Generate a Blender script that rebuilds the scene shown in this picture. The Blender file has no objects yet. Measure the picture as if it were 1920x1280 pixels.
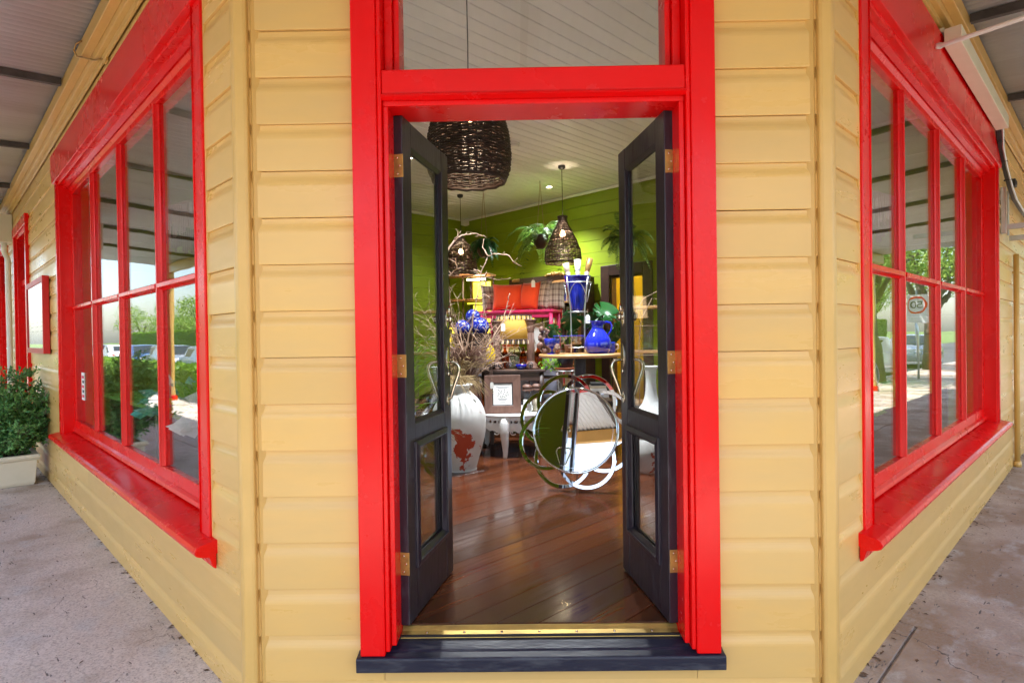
import bpy, bmesh, math, random
import numpy as np
from mathutils import Vector, Matrix
random.seed(7); np.random.seed(7)
R = math.radians
S2 = math.sqrt(2)
scene = bpy.context.scene
C = scene.collection

# ------------------------------------------------------------------ camera
cam_d = bpy.data.cameras.new('camera'); cam = bpy.data.objects.new('camera', cam_d); C.objects.link(cam)
cam_d.sensor_width = 36; cam_d.lens = 1110.8/1920*36; cam_d.clip_start = 0.02; cam_d.clip_end = 1500
_right = Vector((0.99984346, 0.01028138, -0.01439928))
_down = Vector((-0.0142991, -0.00975168, -0.99985021))
_fwd = Vector((-0.01042025, 0.99989959, -0.00960314))
m = Matrix.Identity(4)
for i in range(3):
    m[i][0] = _right[i]; m[i][1] = -_down[i]; m[i][2] = -_fwd[i]
m[2][3] = 1.48
cam.matrix_world = m
scene.camera = cam

# ------------------------------------------------------------------ sky, sun, exposure
SUN_EL, SUN_AZ = R(64), R(172)          # azimuth: clockwise from +Y, the sun stands behind the viewer
world = bpy.data.worlds.new('World'); scene.world = world; world.use_nodes = True
wn = world.node_tree; wn.nodes.clear()
sky = wn.nodes.new('ShaderNodeTexSky'); sky.sky_type = 'NISHITA'; sky.sun_disc = False
sky.sun_elevation = SUN_EL; sky.sun_rotation = SUN_AZ; sky.dust_density = 2.0
bg = wn.nodes.new('ShaderNodeBackground'); bg.inputs[1].default_value = 0.15
wo = wn.nodes.new('ShaderNodeOutputWorld')
wn.links.new(sky.outputs[0], bg.inputs[0]); wn.links.new(bg.outputs[0], wo.inputs[0])
sd = bpy.data.lights.new('sun', 'SUN'); sun = bpy.data.objects.new('sun', sd); C.objects.link(sun)
sd.energy = 4.5; sd.angle = R(0.5); sd.color = (1, 0.965, 0.90)
_to_sun = Vector((math.sin(SUN_AZ)*math.cos(SUN_EL), math.cos(SUN_AZ)*math.cos(SUN_EL), math.sin(SUN_EL)))
sun.rotation_euler = _to_sun.to_track_quat('Z', 'Y').to_euler()
sun.location = (0, -8, 14)
vs = scene.view_settings
vs.view_transform = 'Standard'; vs.look = 'None'; vs.gamma = 1; vs.use_curve_mapping = False
vs.exposure = 1.90
scene.cycles.transparent_max_bounces = 20
scene.cycles.max_bounces = 8; scene.cycles.diffuse_bounces = 4; scene.cycles.glossy_bounces = 4
scene.cycles.sample_clamp_indirect = 6
scene.cycles.caustics_reflective = False; scene.cycles.caustics_refractive = False

# ------------------------------------------------------------------ materials
def lin(h):
    h = h.lstrip('#'); o = []
    for i in (0, 2, 4):
        c = int(h[i:i+2], 16)/255
        o.append(c/12.92 if c <= .04045 else ((c+.055)/1.055)**2.4)
    return tuple(o)
MATS = {}
def pm(name, col, rough=.5, metal=0., col2=None, nscale=6., namt=.5, bump=0., bscale=40., stretch=(1, 1, 1), spec=.5,
       rnd=0., coat=0., emit=None, es=0., trans=0., detail=6., ramp=(.35, .65), sheen=0., rrough=0.):
    """principled material: base colour varied by a noise, a per-object random value, and a fine bump"""
    if isinstance(col, str): col = lin(col)
    if isinstance(col2, str): col2 = lin(col2)
    mt = bpy.data.materials.new(name); mt.use_nodes = True
    nt = mt.node_tree; b = nt.nodes['Principled BSDF']; L = nt.links
    b.inputs['Roughness'].default_value = rough; b.inputs['Metallic'].default_value = metal
    b.inputs['Specular IOR Level'].default_value = spec
    b.inputs['Coat Weight'].default_value = coat; b.inputs['Coat Roughness'].default_value = .08
    b.inputs['Transmission Weight'].default_value = trans
    b.inputs['Sheen Weight'].default_value = sheen
    if emit is not None:
        b.inputs['Emission Color'].default_value = (*(lin(emit) if isinstance(emit, str) else emit), 1)
        b.inputs['Emission Strength'].default_value = es
    tc = nt.nodes.new('ShaderNodeTexCoord'); mp = nt.nodes.new('ShaderNodeMapping')
    mp.inputs['Scale'].default_value = stretch; L.new(tc.outputs['Object'], mp.inputs[0])
    src = None
    if rnd or True:
        oi = nt.nodes.new('ShaderNodeObjectInfo')
        ad = nt.nodes.new('ShaderNodeVectorMath'); ad.operation = 'ADD'
        sc = nt.nodes.new('ShaderNodeVectorMath'); sc.operation = 'SCALE'; sc.inputs[0].default_value = (37, 19, 53)
        L.new(oi.outputs['Random'], sc.inputs['Scale']); L.new(mp.outputs[0], ad.inputs[0]); L.new(sc.outputs[0], ad.inputs[1])
        vec = ad.outputs[0]
    if col2 is not None:
        n = nt.nodes.new('ShaderNodeTexNoise'); n.inputs['Scale'].default_value = nscale; n.inputs['Detail'].default_value = detail
        n.inputs['Roughness'].default_value = .6
        L.new(vec, n.inputs['Vector'])
        r = nt.nodes.new('ShaderNodeValToRGB'); r.color_ramp.elements[0].position = ramp[0]; r.color_ramp.elements[1].position = ramp[1]
        L.new(n.outputs[0], r.inputs[0])
        mx = nt.nodes.new('ShaderNodeMix'); mx.data_type = 'RGBA'
        mu = nt.nodes.new('ShaderNodeMath'); mu.operation = 'MULTIPLY'; mu.inputs[1].default_value = namt
        L.new(r.outputs[0], mu.inputs[0]); L.new(mu.outputs[0], mx.inputs[0])
        mx.inputs[6].default_value = (*col, 1); mx.inputs[7].default_value = (*col2, 1)
        src = mx.outputs[2]
        if rrough:
            mr = nt.nodes.new('ShaderNodeMath'); mr.operation = 'MULTIPLY_ADD'; mr.inputs[1].default_value = rrough; mr.inputs[2].default_value = rough
            L.new(r.outputs[0], mr.inputs[0]); L.new(mr.outputs[0], b.inputs['Roughness'])
    if rnd:
        hs = nt.nodes.new('ShaderNodeHueSaturation')
        ma = nt.nodes.new('ShaderNodeMath'); ma.operation = 'MULTIPLY_ADD'; ma.inputs[1].default_value = 2*rnd; ma.inputs[2].default_value = 1-rnd
        L.new(oi.outputs['Random'], ma.inputs[0]); L.new(ma.outputs[0], hs.inputs['Value'])
        if src: L.new(src, hs.inputs['Color'])
        else: hs.inputs['Color'].default_value = (*col, 1)
        src = hs.outputs[0]
    if src: L.new(src, b.inputs['Base Color'])
    else: b.inputs['Base Color'].default_value = (*col, 1)
    if bump:
        n2 = nt.nodes.new('ShaderNodeTexNoise'); n2.inputs['Scale'].default_value = bscale; n2.inputs['Detail'].default_value = 5
        L.new(vec, n2.inputs['Vector'])
        bp = nt.nodes.new('ShaderNodeBump'); bp.inputs['Strength'].default_value = bump; bp.inputs['Distance'].default_value = .01
        L.new(n2.outputs[0], bp.inputs['Height']); L.new(bp.outputs[0], b.inputs['Normal'])
    MATS[name] = mt
    return mt
def glass(name, tint=(1, 1, 1), ior=1.5, rough=0.):
    """thin sheet glass: see-through, mirror share by the Fresnel law on either face"""
    mt = bpy.data.materials.new(name); mt.use_nodes = True; nt = mt.node_tree; nt.nodes.clear(); L = nt.links
    o = nt.nodes.new('ShaderNodeOutputMaterial'); mx = nt.nodes.new('ShaderNodeMixShader')
    t = nt.nodes.new('ShaderNodeBsdfTransparent'); t.inputs[0].default_value = (*tint, 1)
    g = nt.nodes.new('ShaderNodeBsdfGlossy'); g.inputs['Roughness'].default_value = rough; g.inputs[0].default_value = (1, 1, 1, 1)
    fr = nt.nodes.new('ShaderNodeFresnel'); ge = nt.nodes.new('ShaderNodeNewGeometry')
    mi = nt.nodes.new('ShaderNodeMix'); mi.inputs[2].default_value = ior; mi.inputs[3].default_value = 1/ior
    L.new(ge.outputs['Backfacing'], mi.inputs[0]); L.new(mi.outputs[0], fr.inputs['IOR'])
    # old panes are not quite flat: a very slight waviness
    tc = nt.nodes.new('ShaderNodeTexCoord'); n = nt.nodes.new('ShaderNodeTexNoise'); n.inputs['Scale'].default_value = 3.0; n.inputs['Detail'].default_value = 1
    bp = nt.nodes.new('ShaderNodeBump'); bp.inputs['Strength'].default_value = .03; bp.inputs['Distance'].default_value = .02
    L.new(tc.outputs['Object'], n.inputs['Vector']); L.new(n.outputs[0], bp.inputs['Height']); L.new(bp.outputs[0], g.inputs['Normal'])
    L.new(fr.outputs[0], mx.inputs[0]); L.new(t.outputs[0], mx.inputs[1]); L.new(g.outputs[0], mx.inputs[2]); L.new(mx.outputs[0], o.inputs[0])
    MATS[name] = mt; return mt
def leafmat(name, c1, c2, tr=.35, rough=.45):
    c1, c2 = lin(c1), lin(c2)
    mt = bpy.data.materials.new(name); mt.use_nodes = True; nt = mt.node_tree; b = nt.nodes['Principled BSDF']; L = nt.links
    ge = nt.nodes.new('ShaderNodeNewGeometry'); mx = nt.nodes.new('ShaderNodeMix'); mx.data_type = 'RGBA'
    mx.inputs[6].default_value = (*c1, 1); mx.inputs[7].default_value = (*c2, 1); L.new(ge.outputs['Random Per Island'], mx.inputs[0])
    L.new(mx.outputs[2], b.inputs['Base Color']); b.inputs['Roughness'].default_value = rough
    tl = nt.nodes.new('ShaderNodeBsdfTranslucent'); L.new(mx.outputs[2], tl.inputs[0])
    ms = nt.nodes.new('ShaderNodeMixShader'); ms.inputs[0].default_value = tr
    o = nt.nodes['Material Output']
    L.new(b.outputs[0], ms.inputs[1]); L.new(tl.outputs[0], ms.inputs[2]); L.new(ms.outputs[0], o.inputs[0])
    MATS[name] = mt; return mt

pm('yellow', (.72, .435, .13), .25, col2=(.62, .40, .15), nscale=2.2, namt=.6, bump=.05, bscale=6, stretch=(.7, 3, 3), rnd=.06, rrough=.16, detail=9)
pm('yellow_trim', (.66, .40, .12), .35, col2=(.56, .34, .09), nscale=5, namt=.5, bump=.08, bscale=20)
pm('red', (.80, .0012, .0015), .20, col2=(.66, .0012, .002), nscale=2.5, namt=.45, bump=.010, bscale=4, spec=.34, rrough=.12, detail=6)
pm('red_dull', (.58, .006, .010), .42, col2=(.48, .006, .009), nscale=5, namt=.4, bump=.03, bscale=8)
pm('charcoal', (.024, .016, .024), .30, col2=(.085, .075, .085), nscale=11, namt=.55, bump=.08, bscale=20, stretch=(3, 3, .7), ramp=(.52, .78), rrough=.3, detail=9)
pm('navy', (.008, .010, .024), .36, col2=(.075, .075, .085), nscale=16, namt=.8, bump=.15, bscale=50, ramp=(.48, .76), rrough=.3, stretch=(.5, 2, 2), detail=10)
pm('brass', (.62, .42, .11), .40, .7, col2=(.26, .17, .06), nscale=14, namt=.7, bump=.08, bscale=60, stretch=(.4, 1, 1))
pm('nickel', (.75, .66, .50), .2, 1, col2=(.5, .42, .3), nscale=20, namt=.5)
pm('steel', (.60, .61, .62), .38, 1, col2=(.4, .4, .4), nscale=10, namt=.5)
pm('mirror', (.90, .93, .92), .008, 1)
pm('mirror_edge', (.82, .85, .85), .10, 1)
pm('black', (.012, .011, .012), .45, col2=(.03, .028, .03), nscale=20, namt=.5)
pm('iron', (.66, .70, .75), .55, .0, col2=(.52, .54, .57), nscale=2.5, namt=.7, stretch=(1, .25, 1), bump=.02, bscale=20)
pm('rafter', (.055, .045, .04), .75, col2=(.12, .10, .09), nscale=8, namt=.6, bump=.3, bscale=30)
pm('white', (.80, .79, .77), .4, col2=(.70, .69, .66), nscale=5, namt=.4, bump=.05, bscale=30)
pm('ceiling_paint', (.76, .75, .76), .5, col2=(.70, .69, .70), nscale=3, namt=.5, rnd=.035)
pm('cream', (.74, .68, .54), .45, col2=(.64, .58, .44), nscale=5, namt=.4)
pm('green_wall', (.25, .335, .010), .5, col2=(.20, .28, .010), nscale=3, namt=.5, rnd=.06, bump=.05, bscale=30)
pm('ochre_wall', (.62, .42, .02), .55, col2=(.55, .36, .02), nscale=3, namt=.5)
pm('plank', (.115, .033, .012), .09, col2=(.028, .009, .005), nscale=4, namt=.85, stretch=(.5, 9, 9), rnd=.40, rrough=.18, ramp=(.3, .72))
pm('subfloor', (.01, .006, .004), .8)
pm('darkwood', (.035, .018, .014), .4, col2=(.075, .035, .022), nscale=6, namt=.6, stretch=(1, 1, 8), bump=.1, bscale=20)
pm('midwood', (.50, .26, .10), .4, col2=(.36, .17, .06), nscale=5, namt=.6, stretch=(8, 8, 1), bump=.08, bscale=20)
pm('brownwood', (.17, .085, .06), .5, col2=(.09, .04, .025), nscale=6, namt=.6, stretch=(6, 6, 1), bump=.12, bscale=20)
pm('wicker', (.026, .012, .009), .5, col2=(.065, .03, .02), nscale=30, namt=.7)
pm('concrete', (.40, .33, .295), .82, col2=(.27, .20, .165), nscale=1.3, namt=.75, bump=.35, bscale=60, rnd=.06, detail=10)
pm('asphalt', (.055, .054, .055), .85, col2=(.085, .083, .08), nscale=8, namt=.6, bump=.3, bscale=90)
pm('kerb', (.42, .40, .37), .8, col2=(.3, .28, .26), nscale=5, namt=.6)
pm('grass', (.09, .15, .03), .8, col2=(.14, .18, .04), nscale=4, namt=.7)
pm('bark', (.11, .085, .065), .85, col2=(.05, .038, .03), nscale=9, namt=.7, stretch=(4, 4, 1), bump=.5, bscale=14)
pm('terracotta', (.36, .09, .03), .7, col2=(.26, .06, .02), nscale=8, namt=.5)
pm('cobalt', (.008, .012, .25), .06, col2=(.004, .006, .12), nscale=3, namt=.5, coat=.6)
pm('paper', (.80, .78, .74), .7)
pm('ink', (.03, .03, .03), .7)
pm('bone', (.55, .45, .33), .5, col2=(.5, .36, .22), nscale=20, namt=.5)
pm('orange_cloth', (.85, .07, .006), .85, col2=(.72, .05, .005), nscale=12, namt=.4, bump=.15, bscale=120, sheen=.3)
pm('pink', (.80, .03, .16), .4, col2=(.62, .02, .11), nscale=8, namt=.5)
pm('fringe', (.05, .035, .03), .8)
pm('gilt', (.42, .24, .07), .4, .5, col2=(.2, .1, .03), nscale=20, namt=.6)
pm('twig', (.42, .28, .19), .8, col2=(.24, .14, .09), nscale=14, namt=.7)
pm('driedgrass', (.42, .30, .14), .8, col2=(.25, .16, .07), nscale=10, namt=.7)
pm('rubber', (.01, .01, .01), .7)
pm('car_white', (.75, .76, .78), .2, coat=.8)
pm('car_silver', (.45, .48, .52), .25, .5, coat=.8)
pm('car_blue', (.06, .14, .30), .22, .2, coat=.8)
pm('car_glass', (.02, .025, .03), .04, coat=.5)
pm('pale_celadon', (.62, .66, .52), .4, col2=(.5, .54, .42), nscale=5, namt=.5)
glass('pane_glass', (.97, .985, .98))
glass('clear_glass', (.93, .96, .96))
glass('amber_glass', (.62, .22, .03))
glass('blue_glass', (.05, .08, .62))
glass('green_glass', (.60, .66, .50))
leafmat('hedge_leaf', '#3d6b1c', '#8fb53a')
leafmat('tree_leaf', '#4f7c2a', '#a9c25a')
leafmat('shrub_leaf', '#3f7d48', '#8cc070')
leafmat('fern_leaf', '#2c5a20', '#86a545')
leafmat('monstera_leaf', '#173f22', '#2c6a2e', .2, .3)
leafmat('lime_leaf', '#4f8a1e', '#9bc83a', .35)
leafmat('teal_leaf', '#57b3a4', '#a9d9cc', .3, .6)
leafmat('white_petal', '#d8d6d0', '#f4f2ee', .3, .6)

def plaid():
    mt = bpy.data.materials.new('plaid'); mt.use_nodes = True; nt = mt.node_tree; b = nt.nodes['Principled BSDF']; L = nt.links
    tc = nt.nodes.new('ShaderNodeTexCoord'); sx = nt.nodes.new('ShaderNodeSeparateXYZ'); L.new(tc.outputs['Object'], sx.inputs[0])
    acc = None
    for ax, fr, th in (('X', 13, .55), ('Z', 13, .55), ('X', 26, .8), ('Z', 39, .82)):
        mu = nt.nodes.new('ShaderNodeMath'); mu.operation = 'MULTIPLY'; mu.inputs[1].default_value = fr*6.283/1.0; L.new(sx.outputs[ax], mu.inputs[0])
        sn = nt.nodes.new('ShaderNodeMath'); sn.operation = 'SINE'; L.new(mu.outputs[0], sn.inputs[0])
        gt = nt.nodes.new('ShaderNodeMath'); gt.operation = 'GREATER_THAN'; gt.inputs[1].default_value = th; L.new(sn.outputs[0], gt.inputs[0])
        if acc is None: acc = gt.outputs[0]
        else:
            a = nt.nodes.new('ShaderNodeMath'); a.operation = 'ADD'; L.new(acc, a.inputs[0]); L.new(gt.outputs[0], a.inputs[1]); acc = a.outputs[0]
    dv = nt.nodes.new('ShaderNodeMath'); dv.operation = 'MULTIPLY'; dv.inputs[1].default_value = .4; dv.use_clamp = True; L.new(acc, dv.inputs[0])
    mx = nt.nodes.new('ShaderNodeMix'); mx.data_type = 'RGBA'; L.new(dv.outputs[0], mx.inputs[0])
    mx.inputs[6].default_value = (.58, .47, .38, 1); mx.inputs[7].default_value = (.13, .07, .06, 1)
    L.new(mx.outputs[2], b.inputs['Base Color']); b.inputs['Roughness'].default_value = .9
    MATS['plaid'] = mt
plaid()
def peeling():
    """white lime paint flaking off a terracotta jar"""
    mt = bpy.data.materials.new('peeling'); mt.use_nodes = True; nt = mt.node_tree; b = nt.nodes['Principled BSDF']; L = nt.links
    tc = nt.nodes.new('ShaderNodeTexCoord')
    n = nt.nodes.new('ShaderNodeTexNoise'); n.inputs['Scale'].default_value = 4.2; n.inputs['Detail'].default_value = 7; n.inputs['Roughness'].default_value = .62
    L.new(tc.outputs['Object'], n.inputs['Vector'])
    # one large flake low on the side that faces the door
    vd = nt.nodes.new('ShaderNodeVectorMath'); vd.operation = 'DISTANCE'; vd.inputs[1].default_value = (.06, -.235, .27); L.new(tc.outputs['Object'], vd.inputs[0])
    mr = nt.nodes.new('ShaderNodeMapRange'); mr.inputs[1].default_value = 0; mr.inputs[2].default_value = .21; mr.inputs[3].default_value = .30; mr.inputs[4].default_value = 0
    L.new(vd.outputs['Value'], mr.inputs[0])
    ad = nt.nodes.new('ShaderNodeMath'); L.new(n.outputs[0], ad.inputs[0]); L.new(mr.outputs[0], ad.inputs[1])
    gt = nt.nodes.new('ShaderNodeValToRGB'); gt.color_ramp.elements[0].position = .625; gt.color_ramp.elements[1].position = .635; L.new(ad.outputs[0], gt.inputs[0])
    n2 = nt.nodes.new('ShaderNodeTexNoise'); n2.inputs['Scale'].default_value = 9; L.new(tc.outputs['Object'], n2.inputs['Vector'])
    w = nt.nodes.new('ShaderNodeMix'); w.data_type = 'RGBA'; w.inputs[6].default_value = (.78, .77, .74, 1); w.inputs[7].default_value = (.58, .56, .52, 1); L.new(n2.outputs[0], w.inputs[0])
    mx = nt.nodes.new('ShaderNodeMix'); mx.data_type = 'RGBA'; L.new(gt.outputs[0], mx.inputs[0]); L.new(w.outputs[2], mx.inputs[6]); mx.inputs[7].default_value = (.42, .055, .02, 1)
    L.new(mx.outputs[2], b.inputs['Base Color']); b.inputs['Roughness'].default_value = .6
    bp = nt.nodes.new('ShaderNodeBump'); bp.inputs['Strength'].default_value = .6; bp.inputs['Distance'].default_value = .004; bp.invert = True
    L.new(gt.outputs[0], bp.inputs['Height']); L.new(bp.outputs[0], b.inputs['Normal'])
    MATS['peeling'] = mt
peeling()

# ------------------------------------------------------------------ geometry helpers
class G:
    """collects faces; obj() links them as ONE mesh object"""
    def __init__(s): s.v = []; s.f = []
    def add(s, vs, fs):
        o = len(s.v); s.v += [tuple(p) for p in vs]; s.f += [tuple(i+o for i in q) for q in fs]; return s
    def box(s, x0, x1, y0, y1, z0, z1):
        x0, x1 = sorted((x0, x1)); y0, y1 = sorted((y0, y1)); z0, z1 = sorted((z0, z1))
        return s.add([(x0,y0,z0),(x1,y0,z0),(x1,y1,z0),(x0,y1,z0),(x0,y0,z1),(x1,y0,z1),(x1,y1,z1),(x0,y1,z1)],
                     [(0,3,2,1),(4,5,6,7),(0,1,5,4),(1,2,6,5),(2,3,7,6),(3,0,4,7)])
    def extrude(s, poly, vec):
        n = len(poly); vec = Vector(vec); p = [Vector(q) for q in poly]
        return s.add(p+[q+vec for q in p], [tuple(range(n))[::-1], tuple(range(n, 2*n))]+[(i, (i+1) % n, n+(i+1) % n, n+i) for i in range(n)])
    def prof(s, pts, u0, u1, sy=1):
        """a profile of (w, z) points drawn along local x; w is outward"""
        return s.extrude([(u0, sy*w, z) for w, z in pts], (u1-u0, 0, 0))
    def lathe(s, pr, n=24, c=(0, 0, 0), a0=0., a1=2*math.pi):
        full = abs(a1-a0-2*math.pi) < 1e-6; k = n if full else n+1; vs = []; fs = []
        for r, z in pr:
            for i in range(k):
                a = a0+(a1-a0)*i/n; vs.append((c[0]+r*math.cos(a), c[1]+r*math.sin(a), c[2]+z))
        for j in range(len(pr)-1):
            for i in range(n):
                i2 = (i+1) % k; fs.append((j*k+i, j*k+i2, (j+1)*k+i2, (j+1)*k+i))
        return s.add(vs, fs)
    def tube(s, pts, r, n=6, closed=False):
        P = [Vector(p) for p in pts]; N = len(P); rs = r if isinstance(r, (list, tuple)) else [r]*N
        vs = []; fs = []; up = None
        for i, p in enumerate(P):
            if closed: t = P[(i+1) % N]-P[i-1]
            else: t = P[min(i+1, N-1)]-P[max(i-1, 0)]
            if t.length < 1e-9: t = Vector((0, 0, 1))
            t.normalize()
            if up is None: up = Vector((0, 0, 1)) if abs(t.z) < .9 else Vector((1, 0, 0))
            a = t.cross(up)
            if a.length < 1e-6: a = t.cross(Vector((1, 0, 0)))
            a.normalize(); b = a.cross(t); up = b
            for k in range(n):
                q = 2*math.pi*k/n; vs.append(p+a*(rs[i]*math.cos(q))+b*(rs[i]*math.sin(q)))
        M = N if closed else N-1
        for i in range(M):
            j = (i+1) % N
            for k in range(n): fs.append((i*n+k, i*n+(k+1) % n, j*n+(k+1) % n, j*n+k))
        if not closed: fs += [tuple(range(n))[::-1], tuple(range((N-1)*n, N*n))]
        return s.add(vs, fs)
    def ball(s, c, r, n=12, sq=(1, 1, 1)):
        m = n//2; vs = []; fs = []
        for j in range(m+1):
            p = math.pi*j/m
            for i in range(n):
                a = 2*math.pi*i/n; vs.append((c[0]+sq[0]*r*math.sin(p)*math.cos(a), c[1]+sq[1]*r*math.sin(p)*math.sin(a), c[2]+sq[2]*r*math.cos(p)))
        for j in range(m):
            for i in range(n): fs.append((j*n+i, j*n+(i+1) % n, (j+1)*n+(i+1) % n, (j+1)*n+i))
        return s.add(vs, fs)
    def obj(s, name, mat, parent=None, smooth=False, loc=None, rz=0., bevel=0., seg=2, rot=None):
        me = bpy.data.meshes.new(name); me.from_pydata(s.v, [], s.f)
        bm = bmesh.new(); bm.from_mesh(me); bmesh.ops.remove_doubles(bm, verts=bm.verts, dist=1e-5)
        bmesh.ops.recalc_face_normals(bm, faces=bm.faces); bm.to_mesh(me); bm.free()
        me.materials.append(MATS[mat])
        if smooth: me.polygons.foreach_set('use_smooth', [True]*len(me.polygons))
        o = bpy.data.objects.new(name, me); C.objects.link(o)
        if parent: o.parent = parent
        if loc: o.location = loc
        if rz: o.rotation_euler.z = rz
        if rot: o.rotation_euler = rot
        if bevel:
            b = o.modifiers.new('bevel', 'BEVEL'); b.width = bevel; b.segments = seg; b.limit_method = 'ANGLE'; b.angle_limit = R(40)
        if smooth == 'auto' or bevel:
            pass
        return o
def tag(o, label=None, cat=None, group=None, kind=None):
    if label: o['label'] = label
    if cat: o['category'] = cat
    if group: o['group'] = group
    if kind: o['kind'] = kind
    return o
def thing(name, label, cat, loc=(0, 0, 0), rz=0., group=None, rot=None):
    o = bpy.data.objects.new(name, None); C.objects.link(o); o.empty_display_size = .1
    o.location = loc; o.rotation_euler = rot if rot else (0, 0, rz)
    return tag(o, label, cat, group)
def copy_tree(o, parent=None):
    c = o.copy(); C.objects.link(c); c.parent = parent
    for ch in list(o.children): copy_tree(ch, c)
    return c
def sheet(name, V, F, mat, parent=None, smooth=False):
    me = bpy.data.meshes.new(name); me.from_pydata(V.tolist() if hasattr(V, 'tolist') else V, [], F.tolist() if hasattr(F, 'tolist') else F)
    me.materials.append(MATS[mat])
    if smooth: me.polygons.foreach_set('use_smooth', [True]*len(me.polygons))
    o = bpy.data.objects.new(name, me); C.objects.link(o); o.parent = parent; return o
def leaves(name, P, mat, parent=None, size=.05, asp=.5, dirs=None, seed=1):
    """one folded leaf (two quads sharing a midrib) at every point of P"""
    rg = np.random.RandomState(seed); n = len(P)
    d = rg.normal(size=(n, 3)) if dirs is None else dirs+rg.normal(size=(n, 3))*.45
    d /= np.linalg.norm(d, axis=1)[:, None]
    q = rg.normal(size=(n, 3)); s = np.cross(d, q); s /= np.linalg.norm(s, axis=1)[:, None]; u = np.cross(s, d)
    L = size*rg.uniform(.6, 1.3, n)[:, None]; W = L*asp
    a = P; e = P+d*L; mid = P+d*L*.5
    l = mid+s*W*.5+u*W*.15; r = mid-s*W*.5+u*W*.15
    V = np.stack([a, l, e, r], 1).reshape(-1, 3); k = np.arange(n)*4
    F = np.concatenate([np.stack([k, k+1, k+2], 1), np.stack([k, k+2, k+3], 1)])
    return sheet(name, V, F, mat, parent)
def text_mesh(name, s, size, mat, parent, loc, rot, depth=.002):
    cu = bpy.data.curves.new(name, 'FONT'); cu.body = s; cu.size = size; cu.extrude = depth; cu.align_x = 'CENTER'; cu.align_y = 'CENTER'
    t = bpy.data.objects.new(name, cu); C.objects.link(t)
    dg = bpy.context.evaluated_depsgraph_get(); me = bpy.data.meshes.new_from_object(t.evaluated_get(dg))
    bpy.data.objects.remove(t); me.materials.clear(); me.materials.append(MATS[mat])
    o = bpy.data.objects.new(name, me); C.objects.link(o); o.parent = parent; o.location = loc; o.rotation_euler = rot
    return o
# ------------------------------------------------------------------ the place: three street walls round a cut corner
CL = Vector((-1.105, 2.4, 0)); CR = Vector((1.24, 2.4, 0))
PITCH, LAP0, GZ, FZ, CZ = .1884, .0866, -.05, .262, 3.8
WALLS = dict(left=(CL, R(135), 1), front=(Vector((0, 2.4, 0)), 0., -1), right=(CR, R(45), -1))
def spot(side, u, w, z=0.):
    loc, rz, sy = WALLS[side]
    return Vector((loc.x+u*math.cos(rz)-sy*w*math.sin(rz), loc.y+u*math.sin(rz)+sy*w*math.cos(rz), z))

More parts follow.
